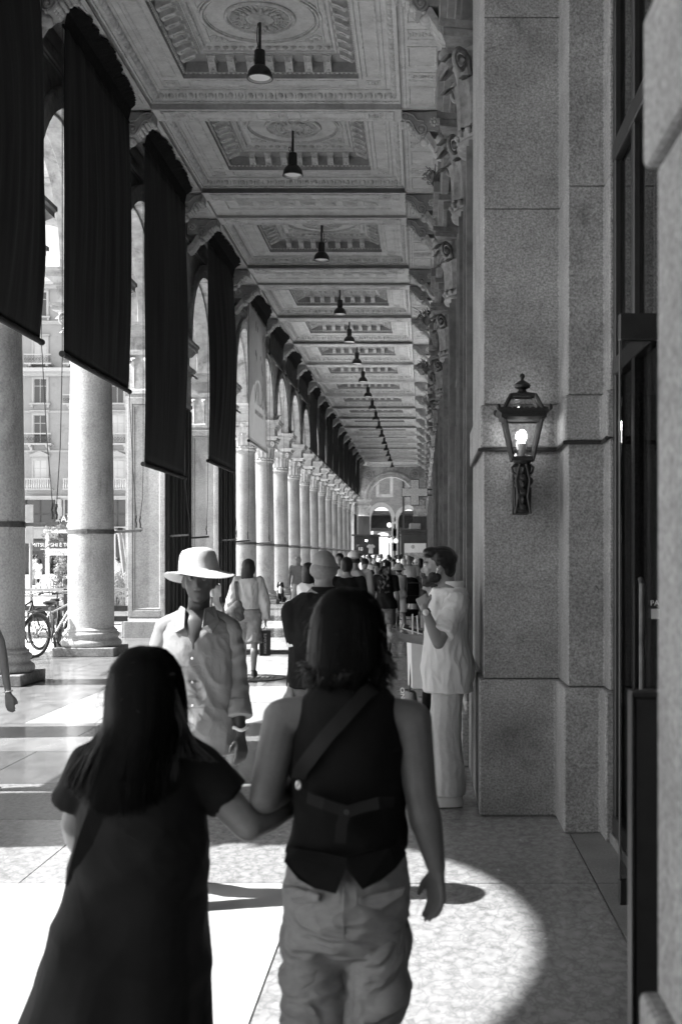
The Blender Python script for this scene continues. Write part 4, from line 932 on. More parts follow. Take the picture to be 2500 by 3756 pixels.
pan_me = MB().box(-.6,-.03,-.03,-.005,-1.25,1.25).box(.03,.6,-.03,-.005,-1.25,1.25).mesh('pane'); pan_me.materials.append(m_pane)
shu_me = MB().box(-.6,-.03,-.05,-.005,-1.25,1.25).box(.03,.6,-.05,-.005,-1.25,1.25).mesh('shutter'); shu_me.materials.append(m_shut)
sash_me = MB().box(-.03,.03,-.06,0,-1.25,1.25).box(-.6,.6,-.055,0,.5,.56).box(-.6,-.54,-.05,0,-1.25,1.25).box(.54,.6,-.05,0,-1.25,1.25).mesh('sash'); sash_me.materials.append(m_facade2)
balc = MB().box(-1.25,1.25,-.9,0,-1.5,-1.38).box(-1.25,1.25,-.9,-.82,-.55,-.45)
bal = MB()
for k in range(12): bal.lathe([(.05,-1.38),(.08,-1.2),(.04,-.9),(.05,-.55)], 8, (-1.15+k*.21,-.86,0))
ib = MB().box(-1.25,1.25,-.88,-.84,-.52,-.46)
for k in range(20): ib.box(-1.22+k*.128,-1.2+k*.128,-.87,-.85,-1.38,-.5)
for k in range(9): ib.tube([(-1.1+k*.27+.1*math.cos(a), -.86, -.98+.14*math.sin(a)) for a in [q*PI/4 for q in range(8)]], .016, 4, True)
brk = MB()
for s in (0,): brk.prism([(0,-1.5),(-.8,-1.5),(-.75,-1.65),(-.35,-1.75),(-.15,-2.0),(0,-2.1)], 'x', s-.12, s+.12)
b_me, bl_me, ib_me, bk_me = balc.mesh('balcony'), bal.mesh('balustrade'), ib.mesh('balustrade'), brk.mesh('corbel')
for q, mt in ((b_me, m_facade2), (bl_me, m_facade2), (ib_me, m_iron), (bk_me, m_facade2)): q.materials.append(mt)
wx = [150-141*k for k in range(-7, 6)]
for xt in [-35.2+3.55*k for k in range(-4, 6)]:
    k = round((xt+35.2)/3.55)
    for r, z in enumerate((9.25, 13.4, 16.9, 20.6, 24.9)):
        wn = ob('window', wfr_me, None, fb, (xt, 0, z), scale=(1,1,.88 if r in (2,3,4) else 1))
        ob('shutter' if (r == 0 or (r+k) % 4 == 3) else 'pane', shu_me if (r == 0 or (r+k) % 4 == 3) else pan_me, None, wn); ob('sash', sash_me, None, wn)
        if r == 0 or (k % 2 == 0 and r == 0): ob('pediment', ped_me, None, wn)
        if r in (0,): ob('balcony', b_me, None, wn); ob('balustrade', bl_me, None, wn)
        elif (r == 1 and k % 2 == 0) or (r == 2 and k % 2) or r == 3: ob('balcony', b_me, None, wn); ob('balustrade', ib_me, None, wn); ob('corbel', bk_me, None, wn, (-.8,0,0)); ob('corbel', bk_me, None, wn, (.8,0,0))
        else: ob('sill', sil_me, None, wn)
    ob('mezzanine_window', MB().box(-1.3,1.3,-.08,-.01,-1.3,1.1), m_pane, fb, (xt, 0, 5.75))
    ob('mezzanine_frame', MB().box(-1.4,-1.25,-.2,0,-1.35,1.2).box(1.25,1.4,-.2,0,-1.35,1.2).box(-.06,.06,-.15,0,-1.3,1.1).box(-1.25,1.25,-.14,0,-.25,-.15), m_facade2 if k % 2 else m_dim, fb, (xt, 0, 5.75))
    ob('pilaster', MB().box(-.3,.3,-.25,0,4.3,6.9).prism([(0,6.9),(-.5,6.9),(-.4,6.3),(-.1,6.0),(0,5.9)], 'x', -.25, .25), m_facade2, fb, (xt+1.77, 0, 0))
    ob('shop', MB().box(-1.5,1.5,.3,.6,0,3.3), m_dim, fb, (xt, 0, 0)); ob('shop_fascia', MB().box(-1.72,1.72,-.3,.6,3.3,4.2), m_dim if k % 3 else m_mid, fb, (xt, 0, 0))
m_board = M('sign_panel', .05, .6, (3,.1))
def board(name, label, x0, x1, y, z0, z1, mat, lines, parent=None, legs=False):
    t = thing(name, label, 'sign', ((x0+x1)/2, y, z0)); w2 = (x1-x0)/2
    ob('panel', MB().box(-w2, w2, 0, .06, 0, z1-z0), mat, t)
    for s, sz, lx, lz, mt in lines: text(s, sz, mt, t, (lx, -.01, lz), (R(90),0,0), ext=.006)
    if legs:
        for s in (-1, 1): ob('post', MB().box(s*(w2-.1)-.04, s*(w2-.1)+.04, .06, .14, -z0, z1-z0), m_iron, t)
    return t
def TX(xt, D): return (xt-1548)*D/4450
def TZ(v, D): return 1.62-(v-2042)*D/4450
board('shop_sign', 'dark shop sign with white capital letters AXI behind the sunlit column', TX(221,111), TX(300,111), 111.1, TZ(1942,111), TZ(1894,111), m_board, [('AXI', .82, -.95, .72-.02, m_white), ('\u00c7A', .8, -.45, .05, m_white)])
board('billboard', 'dark advertising hoarding with white letters E TORNATA left of the sunlit column', TX(116,84), TX(300,84), 84, TZ(2021,84), TZ(1985,84), m_board, [('MITSUBISHI \u00c8 TORNATA', .36, -1.72, .3, m_white), ('www.mitsubishi-motors.it', .17, -1.1, .08, m_white)], legs=True)
board('shop_sign', 'pale shop fascia with white letters right of the sunlit column', TX(395,100), TX(475,100), 100, TZ(1962,100), TZ(1940,100), m_board, [('ERNIE', .5, -.75, .06, m_white)], legs=True)
# planted pergola, planters, bicycles, posts
m_leaf = M('foliage', .16, .6, (6,.4), spec=.3); m_leafl = M('foliage_pale', .26, .6, (6,.4), spec=.3); m_grass = M('dry_grass', .3, .7, (6,.3)); m_twood = M('planter_wood', .34, .7, (4,.2), None, None, stretch=(.2,1,1))
def foliage(m, c, r, n, s, rnd):
    for _ in range(n):
        d = Vector((rnd.gauss(0,1), rnd.gauss(0,1), rnd.gauss(0,1))).normalized()*rnd.random()**.45
        p = Vector(c)+Vector((d.x*r[0], d.y*r[1], d.z*r[2])); a = Vector((rnd.uniform(-1,1), rnd.uniform(-1,1), rnd.uniform(-.6,1))).normalized(); b_ = a.cross(Vector((rnd.random(), rnd.random(), rnd.random()))).normalized()
        q = s*rnd.uniform(.6,1.5); m.add([p-a*q, p+b_*q*.45, p+a*q, p-b_*q*.45], [(0,1,2,3)])
rnd = random.Random(5)
pg = thing('pergola', 'white planted pergola with a THIS IS LIVING sign board by the square', 'pergola', (TX(175,35), 35, 0))
for x in (0, 1.9): ob('post', MB().box(x-.05, x+.05, -.05, .05, 0, 2.3), m_white, pg)
ob('beam', MB().box(-.1, 2.0, -.05, .05, 2.3, 2.4), m_white, pg); ob('sign_board', MB().box(.05, 1.5, -.09, -.06, TZ(2037,35), TZ(2013,35)), m_white, pg)
text('THIS IS LIVING', .155, m_mid, pg, (.16, -.1, TZ(2033,35)), (R(90),0,0), ext=.003, sx=.85)
v_ = MB(); foliage(v_, (.8,0,2.45), (1.1,.2,.14), 260, .045, rnd); foliage(v_, (.0,0,1.9), (.14,.14,.5), 120, .04, rnd); foliage(v_, (.15,0,2.25), (.35,.15,.2), 120, .04, rnd); tag(ob('climber', v_, m_leaf, pg), kind='stuff')
def planter(label, x0, x1, y, h, kind, seed):
    t = thing('planter', label, 'planter', ((x0+x1)/2, y, 0)); w2 = (x1-x0)/2
    for k in range(3): ob('plank', MB().box(-w2, w2, -.35, -.31, .04+k*h/3, .04+(k+1)*h/3-.01), m_twood, t)
    ob('box', MB().box(-w2, w2, -.31, .35, 0, h-.03), m_twood, t); r_ = random.Random(seed); m_ = MB()
    if kind == 'grass':
        for _ in range(420):
            x, yy = r_.uniform(-w2,w2), r_.uniform(-.3,.3); a = r_.uniform(0,6.28); L = r_.uniform(.5,1.15); b_ = r_.uniform(.15,.5); dx, dy = math.cos(a)*b_, math.sin(a)*b_; q = .012
            pts = [(x,yy,h),(x+dx*.3,yy+dy*.3,h+L*.55),(x+dx*.8,yy+dy*.8,h+L*.8),(x+dx*1.2,yy+dy*1.2,h+L*.72)]
            m_.add([(p[0]-q*(1-i/4),p[1],p[2]) for i, p in enumerate(pts)]+[(p[0]+q*(1-i/4),p[1],p[2]) for i, p in enumerate(pts)], [(0,1,5,4),(1,2,6,5),(2,3,7,6)])
        tag(ob('grasses', m_, m_grass, t), kind='stuff')
    else:
        foliage(m_, (0,0,h+.5), (w2*1.0,.4,.6), 900, .05, r_); foliage(m_, (-w2*.3,0,h+.9), (w2*.5,.35,.4), 400, .04, r_)
        for _ in range(24):
            x = r_.uniform(-w2,w2); a = r_.uniform(-1,1); m_.tube([(x,0,h),(x+a*.2,-.1,h+.5),(x+a*.5,-.2,h+.9)], [.01,.008,.003], 4)
        tag(ob('shrubs', m_, m_leafl, t), kind='stuff')
planter('wooden planter of pale feathery shrubs behind the parked bicycles', TX(186,32), TX(300,32), 32, .42, 'bush', 3)
planter('wooden planter of tall dry grasses right of the sunlit column', TX(380,30), TX(478,30), 30, .38, 'grass', 4)
sp = thing('street_sign', 'grey street sign on a tall pole beside the nearest column', 'sign', (TX(114,30), 30, 0)); ob('pole', MB().tube([(0,0,0),(0,0,2.9)], .04, 10), m_mid, sp, smooth=50); ob('plate', MB().box(-.12,.08,-.05,-.04,1.95,2.9), m_mid, sp, bevel=.01); ob('plate_back', MB().box(-.06,.02,-.04,.0,2.0,2.85), m_steel, sp)
tp = thing('timber_prop', 'slanting pale timber prop standing among the dry grasses', 'prop', (TX(440,31), 31.0, 0)); ob('strut', MB().tube([(.25,0,.0),(-.02,0,2.3)], .05, 8), m_twood, tp); ob('strut', MB().tube([(.35,.1,.0),(.06,.1,2.25)], .04, 8), m_twood, tp); ob('cap', MB().lathe([(.1,0),(.1,.06)],12,(-.02,0,2.3)), m_iron, tp)
rk = thing('railing', 'dark metal barrier rails behind the parked bicycles', 'railing', (-6.9, 23.5, 0))
for x in (-.9, 0, .9): ob('post', MB().box(x-.03,x+.03,-.03,.03,0,1.0), m_iron, rk)
for z, t in ((.98,.03),(.86,.02),(.62,.05),(.42,.05)): ob('rail', MB().box(-1.2,1.2,-.02,.02,z-t,z+t), m_iron if z < .7 else m_mid, rk)
def bicycle(label, loc, rotz, lean, light):
    b = thing('bicycle', label, 'bicycle', loc, 0, 'bicycles parked by the columns'); b.rotation_euler = (0, lean, rotz); fm = m_mid if light else m_iron
    for nm, yy in (('wheel', -.52), ('wheel', .52)):
        w_ = ob(nm, MB().tube([(0, yy+.335*math.cos(a*PI/18), .345+.335*math.sin(a*PI/18)) for a in range(36)], .025, 6, True), m_black, b, smooth=60)
        ob('rim', MB().tube([(0, yy+.31*math.cos(a*PI/18), .345+.31*math.sin(a*PI/18)) for a in range(36)], .011, 5, True), m_steel, w_)
        s_ = MB()
        for k in range(18): a = k*PI/9; s_.tube([((-1)**k*.02, yy, .345), (0, yy+.31*math.cos(a), .345+.31*math.sin(a))], .0028, 3)
        tag(ob('spokes', s_, m_steel, w_), kind='stuff'); ob('hub', MB().tube([(-.05,yy,.345),(.05,yy,.345)], .022, 8), m_steel, w_)
        ob('mudguard', MB().tube([(0, yy+.365*math.cos(R(a)), .345+.365*math.sin(R(a))) for a in range(20, 175, 12)], .022, 6), m_steel if light else m_black, b)
    ob('frame', MB().tube([(0,-.1,.3),(0,-.22,.8)],.017,8).tube([(0,-.1,.3),(0,.34,.82)],.019,8).tube([(0,-.19,.7),(0,.33,.86)],.017,8).tube([(.03,-.52,.345),(0,-.1,.3)],.012,6).tube([(.03,-.52,.345),(0,-.2,.72)],.011,6).tube([(-.03,-.52,.345),(0,-.2,.72)],.011,6).tube([(0,.33,.92),(0,.38,.68),(.04,.52,.345)],.014,6), fm, b, smooth=60)
    ob('saddle', MB().loft([(0,-.24,.82,.02,.03),(0,-.24,.85,.08,.12),(0,-.22,.89,.085,.14),(0,-.2,.905,.05,.1)], 14), m_black, b, smooth=60)
    ob('handlebar', MB().tube([(-.29,.2,.98),(-.24,.26,1.0),(-.1,.35,1.0),(0,.33,.97),(.1,.35,1.0),(.24,.26,1.0),(.29,.2,.98)],.013,8).tube([(0,.33,.86),(0,.34,.98)],.014,8), m_steel, b, smooth=60)
    for s in (-1, 1): ob('grip', MB().tube([(s*.24,.26,1.0),(s*.3,.18,.98)], .018, 8), m_black, b)
    ob('crank', MB().tube([(.07,-.1,.3),(.09,-.02,.17)],.012,6).tube([(-.07,-.1,.3),(-.09,-.18,.43)],.012,6).box(.08,.17,-.05,.02,.155,.18).box(-.17,-.08,-.22,-.15,.42,.445).tube([(.05, -.1+.095*math.cos(a*PI/10), .3+.095*math.sin(a*PI/10)) for a in range(20)],.01,5,True), m_iron, b)
    ob('carrier', MB().bar((-.06,-.75,.74),(-.06,-.3,.76),.006).bar((.06,-.75,.74),(.06,-.3,.76),.006).bar((-.06,-.75,.74),(.06,-.75,.74),.006).bar((-.06,-.55,.75),(.06,-.55,.75),.006).bar((.05,-.7,.74),(.03,-.52,.36),.005).bar((-.05,-.7,.74),(-.03,-.52,.36),.005), m_steel, b)
    return b
bicycle('city bicycle with pale mudguards leaning beside the sunlit column, nearer of the two', (-6.02, 19.95, 0), R(-22), R(4), True)
bicycle('darker bicycle parked behind the nearer bicycle by the sunlit column', (-6.33, 21.2, 0), R(12), R(-4), False)
bicycle('bicycle nearest the shaded column with only its wheel showing', (-6.75, 20.6, 0), R(-12), R(-3), False)
# weeds growing on ledges
def weed(label, loc, s, seed):
    r_ = random.Random(seed); m_ = MB()
    for _ in range(34):
        a = r_.uniform(0,6.28); L = s*r_.uniform(.5,1.1); b_ = L*r_.uniform(.2,.9); q = .008
        p = [(0,0,0),(math.cos(a)*b_*.5,math.sin(a)*b_*.5,L*.6),(math.cos(a)*b_,math.sin(a)*b_,L*.75)]
        m_.add([(x-q,y_,z) for x,y_,z in p]+[(x+q,y_,z) for x,y_,z in p], [(0,1,4,3),(1,2,5,4)])
    foliage(m_, (0,0,s*.4), (s*.45,s*.45,s*.4), 40, s*.12, r_)
    tag(ob('weed', m_, m_leaf, None, loc), label, 'weed', 'weeds growing on the stone ledges')
for i, (x, y, z, s) in enumerate(((.16, 15.3, 6.27, .35), (.1, 24.5, 6.27, .5), (.1, 31.0, 6.27, .5), (.14, 37.3, 6.27, .4), (-5.05, 37.0, 6.28, .3), (-4.98, 41.5, 6.28, .28), (-5.0, 46.2, 6.28, .25))):
    weed('tuft of weeds on a ledge %s' % ['above the first wall capital past the lantern pier', 'like a small basket on the right wall, upper', 'on the right wall just below the larger tuft', 'low on the right wall above the pharmacy cross', 'on the first pale column impost', 'on the second pale column impost', 'on the third pale column impost'][i], (x, y, z), s, 40+i)
# ================================================================== PEOPLE
BLOBS = []
def blob(name, mb, mat, parent, vox, sm=4, wr=None, loc=(0,0,0)):
    """closed overlapping shapes that are fused into one continuous skin when the scene is finished"""
    me = bpy.data.meshes.new(name); me.from_pydata(mb.v, [], mb.f)
    bm = bmesh.new(); bm.from_mesh(me); bmesh.ops.recalc_face_normals(bm, faces=bm.faces); bm.to_mesh(me); bm.free()
    o = ob(name, me, mat, parent, loc); r = o.modifiers.new('fuse', 'REMESH'); r.mode = 'VOXEL'; r.voxel_size = vox
    s = o.modifiers.new('smooth', 'SMOOTH'); s.factor = .5; s.iterations = sm
    BLOBS.append((o, wr)); return o
def finish():
    for o in list(COL.objects):
        if o.type == 'FONT': BLOBS.append((o, 'font'))
    dg = bpy.context.evaluated_depsgraph_get(); dg.update()
    done = []
    for o, wr in BLOBS:
        me = bpy.data.meshes.new_from_object(o.evaluated_get(dg)); done.append((o, me, wr))
    for o, me, wr in done:
        if wr == 'font':
            n = bpy.data.objects.new(o.name+'_', me); nm = o.name; COL.objects.link(n); n.parent = o.parent; n.location = o.location; n.rotation_euler = o.rotation_euler; n.scale = o.scale
            bpy.data.objects.remove(o); n.name = nm; continue
        mt = o.data.materials[0]; o.modifiers.clear(); o.data = me
        if not me.materials: me.materials.append(mt)
        if wr:
            N = len(me.vertices); co = np.empty(N*3); me.vertices.foreach_get('co', co); co = co.reshape(-1,3)
            no = np.empty(N*3); me.vertices.foreach_get('normal', no); no = no.reshape(-1,3); d = np.zeros(N)
            for (amp, sx, sy, sz, sh, z0, z1) in wr:
                for i in range(N):
                    x, y, z = co[i]
                    if z0 <= z <= z1:
                        fade = min(1, (z-z0)/.05, (z1-z)/.05)
                        v = noise.noise(((x+z*sh)*sx, y*sy, z*sz)); d[i] += amp*fade*(.55-abs(v)*1.9) if amp > 0 else -amp*fade*v*1.6
            co += no*d[:,None]; me.vertices.foreach_set('co', co.ravel())
        me.polygons.foreach_set('use_smooth', [True]*len(me.polygons)); me.update()
def lerp(a, b, t): return Vector(a)*(1-t)+Vector(b)*t
def hand(m, wr, d, n, s=1.0, curl=.5, mirror=1, spread=.06):
    """palm, four fingers of unequal length and a thumb; d along the hand, n out of the back of the hand"""
    d = Vector(d).normalized(); n = Vector(n); n = (n-d*n.dot(d)).normalized(); sd = d.cross(n)*mirror; wr = Vector(wr)
    pc = wr+d*.05*s
    m.cone(wr, (.024*s,.02*s), wr+d*.02*s, (.026*s,.018*s), 12)
    for k, (o, L) in enumerate(((-.032,.068),(-.011,.078),(.011,.073),(.032,.058))):
        base = wr+d*.088*s+sd*o*s*.95
        m.cone(wr+d*.015*s+sd*o*.55*s, .0145*s, base, .0125*s, 8)
        q = curl*(1+.12*k); d1 = (d*math.cos(q*.6)-n*math.sin(q*.6)+sd*o*spread*20*.1).normalized(); p1 = base+d1*L*.45*s
        d2 = d*math.cos(q*1.3)-n*math.sin(q*1.3); p2 = p1+d2*L*.32*s; d3 = d*math.cos(q*1.9)-n*math.sin(q*1.9); p3 = p2+d3*L*.25*s
        m.cone(base, .0102*s, p1, .0093*s, 8); m.cone(p1, .0093*s, p2, .0086*s, 8); m.cone(p2, .0086*s, p3, .0074*s, 8)
    t0 = wr+d*.03*s-sd*.026*s; t1 = t0+(d*.7-sd*.6-n*.25).normalized()*.042*s; t2 = t1+(d*.93-sd*.15-n*.3).normalized()*.034*s
    m.cone(wr+d*.02*s-sd*.01*s, .016*s, t0, .0145*s, 8); m.cone(t0, .0135*s, t1, .0108*s, 8); m.cone(t1, .0108*s, t2, .0085*s, 8)
def head(m, c, h, yaw=0, pitch=0, female=False, detail=True, ears=True):
    """c: centre of the skull, h: figure height, looks along +Y turned by yaw"""
    rot = Matrix.Rotation(yaw, 3, 'Z') @ Matrix.Rotation(pitch, 3, 'X'); k = h/1.7; c = Vector(c)
    def e(x, y, z, r, r2=None):
        m.ball(c+rot @ Vector((x*k, y*k, z*k)), tuple(q*k for q in r), 14, 10, rot if r2 is None else rot @ r2)
    e(0,-.012,.022,(.076,.096,.093)); e(0,.02,-.01,(.068,.08,.1)); e(0,.03,-.062,(.054,.062,.055)); e(0,.058,-.094,(.026,.028,.02)); e(0,-.03,-.03,(.06,.068,.07))
    if detail:
        e(0,.102,-.022,(.011,.02,.02)); e(0,.092,.002,(.008,.014,.028)); e(-.011,.094,-.036,(.011,.011,.008)); e(.011,.094,-.036,(.011,.011,.008))
        e(0,.082,-.06,(.024,.014,.007)); e(0,.08,-.07,(.021,.014,.0075)); e(0,.082,.03,(.055,.016,.012)); e(-.04,.066,-.018,(.022,.02,.018)); e(.04,.066,-.018,(.022,.02,.018))
    if ears:
        for s in (-1, 1): e(s*.077,-.008,-.012,(.009,.019,.03), Matrix.Rotation(s*-.35, 3, 'Z')); e(s*.074,-.0,-.038,(.007,.011,.012))
    return rot
class Fig:
    def __init__(s, label, x, y, h=1.68, yaw=0, wid=1.0, skin=m_skin, vox=.012, group=None, female=False, stride=.0, lean=0):
        s.h = h; s.w = wid; s.vox = vox; s.skin = skin; s.fem = female
        s.root = thing('person', label, 'person', (x, y, 0), yaw, group)
        sw_ = (.098 if female else .112)*h*wid; s.sw = sw_
        hx = .052*h*wid
        s.j = dict(shl=Vector((-sw_,0,.812*h)), shr=Vector((sw_,0,.812*h)), hil=Vector((-hx,0,.5*h)), hir=Vector((hx,0,.5*h)))
        st_ = stride*h
        for q, sg, f in (('l',-1,1),('r',1,-1)):
            s.j['el'+q] = s.j['sh'+q]+Vector((sg*.025*h, -.01*h-f*st_*.25, -.182*h)); s.j['wr'+q] = s.j['el'+q]+Vector((sg*.004*h, .035*h-f*st_*.25, -.147*h))
            s.j['kn'+q] = s.j['hi'+q]+Vector((0, .012*h+f*st_*.45, -.225*h)); s.j['an'+q] = s.j['kn'+q]+Vector((0, -.015*h+(f*st_*.35 if f > 0 else f*st_*.75), -.228*h+(0 if f > 0 else .03*min(1,stride*6)*h*.6)))
        s.ak = 1.0; s.bw = 1.0; s.hc = Vector((0, .012*h, .925*h)); s.hyaw = 0; s.hpitch = 0; s.hcurl = .55; s.hn = {'l': Vector((-1,0,0)), 'r': Vector((1,0,0))}; s.hd = {}
        s.tor = [(0,0,.47,.08,.06),(0,0,.5,.094,.068),(0,0,.535,.1,.073),(0,.002,.57,.094,.068),(0,.006,.62,.082,.06),(0,.006,.68,.086,.062),(0,.004,.735,.094,.066),(0,0,.785,.1,.062),(0,-.002,.815,.092,.052),(0,-.002,.838,.058,.042),(0,0,.86,.036,.035)]
        if female: s.tor = [(a,b,z,rx*(1.06 if z < .58 else .88 if .6 < z < .7 else .9),ry) for a,b,z,rx,ry in s.tor]
    def torso(s, m, infl=0, z0=None, z1=None, dx=0):
        h, w_ = s.h, s.w; secs = [(x*h, y*h, z*h, rx*h*w_+infl, ry*h*w_+infl) for x,y,z,rx,ry in s.tor if (z0 is None or z*h >= z0-1e-6) and (z1 is None or z*h <= z1)]
        if z0 is not None and secs[0][2]-z0 > .01:
            a = secs[0]; secs = [(a[0], a[1], z0, a[3]*1.0, a[4]*1.0)]+secs
        m.loft(secs, 26); return m
    def body(s, detail=True, hands=True, ears=True):
        m = MB(); h, j = s.h, s.j; k = h/1.7*(.94 if s.fem else 1.0); w0 = s.w; s.w = w0*s.bw; s.torso(m); s.w = w0; kk_ = k; ka = k*s.ak
        m.cone((0,-.002*h,.83*h), .036*h*.95, s.hc-Vector((0,.015*h,.03*h)), .033*h*.95, 14)
        head(m, s.hc, h, s.hyaw, s.hpitch, s.fem, detail, ears)
        for q, sg in (('l',-1),('r',1)):
            m.cone(lerp(j['sh'+q], (0,0,.8*h), .35), .05*ka, j['sh'+q], .052*ka); m.cone(j['sh'+q], .051*ka, j['el'+q], .039*ka)
            mid = lerp(j['el'+q], j['wr'+q], .3); m.cone(j['el'+q], .038*ka, mid, .04*ka); m.cone(mid, .04*ka, j['wr'+q], .026*k*(1+(s.ak-1)*.4))
            if hands:
                d = s.hd.get(q) or (j['wr'+q]-j['el'+q])
                hand(m, j['wr'+q], d, s.hn[q], .98*k, s.hcurl, sg)
            m.cone(j['hi'+q], .082*k*s.w*s.bw, lerp(j['hi'+q], j['kn'+q], .45), .074*k*s.bw); m.cone(lerp(j['hi'+q], j['kn'+q], .45), .074*k*s.bw, j['kn'+q], .055*k*s.bw)
            cf = lerp(j['kn'+q], j['an'+q], .32)+Vector((0,-.012,0)); m.cone(j['kn'+q], .052*k, cf, .056*k); m.cone(cf, .056*k, j['an'+q], .036*k)
            a = j['an'+q]; m.cone(a-Vector((0,.02,.01)), .033*k, (a.x+sg*.01, a.y+.13*k, max(.025, a.z-.05)), .026*k)
        b = blob('body', m, s.skin, s.root, s.vox, 3 if s.vox < .01 else 3); s.b = b; return s
    def top(s, mat, hem=.5, sleeve=.55, infl=.012, flare=0, wr=None, name='shirt', sr=1.0, neck=.845, boxy=False):
        m = MB(); h, j = s.h, s.j; k = h/1.7*(.94 if s.fem else 1.0)
        secs = [(x*h, y*h, z*h, rx*h*s.w+infl, ry*h*s.w+infl) for x,y,z,rx,ry in s.tor if z >= hem+.015 and z <= neck]
        mx_ = max(q[3] for q in secs if q[2] < .66*h) if any(q[2] < .66*h for q in secs) else secs[0][3]
        secs = [(x_, y_, z_, (max(rx_, mx_*.97) if (boxy and z_ < .74*h) else rx_)+flare*max(0, 1-(z_-hem*h)/(.28*h)), ry_+flare*max(0, 1-(z_-hem*h)/(.28*h))) for x_, y_, z_, rx_, ry_ in secs]
        a = secs[0]; n_ = [(a[0], a[1], hem*h, a[3]+.002, a[4]+.002)]
        m.loft(n_+secs, 30)
        if sleeve > 0:
            for q in 'lr':
                m.cone(lerp(j['sh'+q], (0,0,.8*h), .45), (.06*k+infl)*.95, j['sh'+q], .054*k+infl)
                t = min(1, sleeve/.55); e = lerp(j['sh'+q], j['el'+q], t); m.cone(j['sh'+q], .053*k+infl, e, (.043*k+infl)*sr+(.006 if sleeve <= .55 else 0), flat1=sleeve <= .55)
                if sleeve > .55:
                    e2 = lerp(j['el'+q], j['wr'+q], (sleeve-.55)/.45); m.cone(j['el'+q], (.043*k+infl)*sr, e2, (.036*k+infl)*sr, flat1=True)
        o = blob(name, m, mat, s.root, s.vox, 3, wr); s.shirt = o; return s
    def pants(s, mat, length=1.0, infl=.014, flare=0.0, wr=None, name='trousers', waist=.6):
        m = MB(); h, j = s.h, s.j; k = h/1.7
        m.loft([(x*h, y*h, z*h, rx*h*s.w+infl*.8, ry*h*s.w+infl*.8) for x,y,z,rx,ry in s.tor if z <= waist], 26)
        for q in 'lr':
            md = lerp(j['hi'+q], j['kn'+q], .45); m.cone(j['hi'+q], .085*k*s.w+infl, md, .078*k+infl)
            if length <= .5: m.cone(md, .078*k+infl, lerp(md, j['kn'+q], max(.05, (length-.22)/.28)), .075*k+infl+flare, flat1=True)
            else:
                m.cone(md, .078*k+infl, j['kn'+q], .06*k+infl+flare*.5); e = lerp(j['kn'+q], j['an'+q], (length-.5)/.5); m.cone(j['kn'+q], .06*k+infl+flare*.5, lerp(j['kn'+q], e, .5)+Vector((0,-.008,0)), .056*k+infl+flare*.75); m.cone(lerp(j['kn'+q], e, .5)+Vector((0,-.008,0)), .056*k+infl+flare*.75, e, .048*k+infl+flare, flat1=True)
        blob(name, m, mat, s.root, s.vox, 3, wr); return s
    def shoes(s, mat):
        for q, sg in (('l',-1),('r',1)):
            a = s.j['an'+q]; k = s.h/1.7; z = max(.0, a.z-.075*k); m = MB()
            m.loft([(a.x+sg*.012*k, a.y+.045*k, z+.001, .045*k, .135*k),(a.x+sg*.012*k, a.y+.045*k, z+.03*k, .047*k, .138*k),(a.x+sg*.01*k, a.y+.02*k, z+.065*k, .04*k, .1*k),(a.x, a.y-.02*k, z+.095*k, .036*k, .05*k)], 16)
            ob('shoe', m, mat, s.root, smooth=60)
        return s
    def hair(s, kind, mat, n=0):
        m = MB(); c = s.hc; k = s.h/1.7; rot = Matrix.Rotation(s.hyaw, 3, 'Z') @ Matrix.Rotation(s.hpitch, 3, 'X')
        def e(x, y, z, r): m.ball(c+rot @ Vector((x*k, y*k, z*k)), tuple(q*k for q in r), 14, 10, rot)
        if kind == 'bald': return s
        if kind in ('short', 'crop', 'curly'):
            e(0,-.022,.04,(.085,.1,.088)); e(0,-.05,-.012,(.074,.062,.075)); e(0,.03,.075,(.066,.062,.042))
            for sg in (-1, 1): e(sg*.064,-.005,.02,(.02,.045,.045))
            if kind == 'curly':
                r_ = random.Random(n)
                for _ in range(40):
                    a, b_ = r_.uniform(0,6.28), r_.uniform(-.1,1.4); e(.085*math.cos(a)*math.cos(b_), -.015+.1*math.sin(a)*math.cos(b_)*(1 if math.sin(a) < 0 else .7), .04+.095*math.sin(b_), (.028,.028,.028))
        elif kind in ('bob', 'long', 'ponytail', 'grey_bob'):
            L = {'bob': .17, 'grey_bob': .15, 'long': .4, 'ponytail': .1}[kind]
            e(0,-.02,.035,(.092,.11,.098)); e(0,-.055,-.03,(.085,.07,.085)); e(0,.035,.078,(.07,.06,.04))
            for sg in (-1, 1): e(sg*.07,-.005,-.02,(.028,.05,.075))
            if kind != 'ponytail':
                p0 = c+rot @ Vector((0,-.055*k,-.02*k)); p1 = c+rot @ Vector((0,-.07*k,-.02*k-L*k*.55)); p2 = Vector((p1.x, p1.y-.01, p0.z-L*k))
                m.cone(p0, (.086*k,.062*k), p1, (.09*k,.05*k), 18); m.cone(p1, (.09*k,.05*k), p2, (.07*k if kind == 'long' else .085*k,.035*k), 18, flat1=True)
            else: m.cone(c+rot @ Vector((0,-.11*k,.02*k)), .03*k, c+rot @ Vector((0,-.13*k,-.2*k)), .014*k)
        elif kind in ('cap', 'capback'):
            sg = 1 if kind == 'cap' else -1
            e(0,-.012,.045,(.09,.108,.085))
            mm = MB(); cc = c+rot @ Vector((0,0,.03*k))
            mm.lathe([(.001,.1),(.04,.097),(.07,.08),(.09,.045),(.094,.0),(.088,.0)], 22, (0,0,0), False, sy=1.18)
            mm.add([(math.sin(a)*.085*(1 if i == 0 else .95), sg*(math.cos(a)*.1+(.0 if i == 0 else .075)), .012-.012*i) for i in (0, 1) for a in [R(-60+q*15) for q in range(9)]], [(q, q+1, q+10, q+9) for q in range(8)])
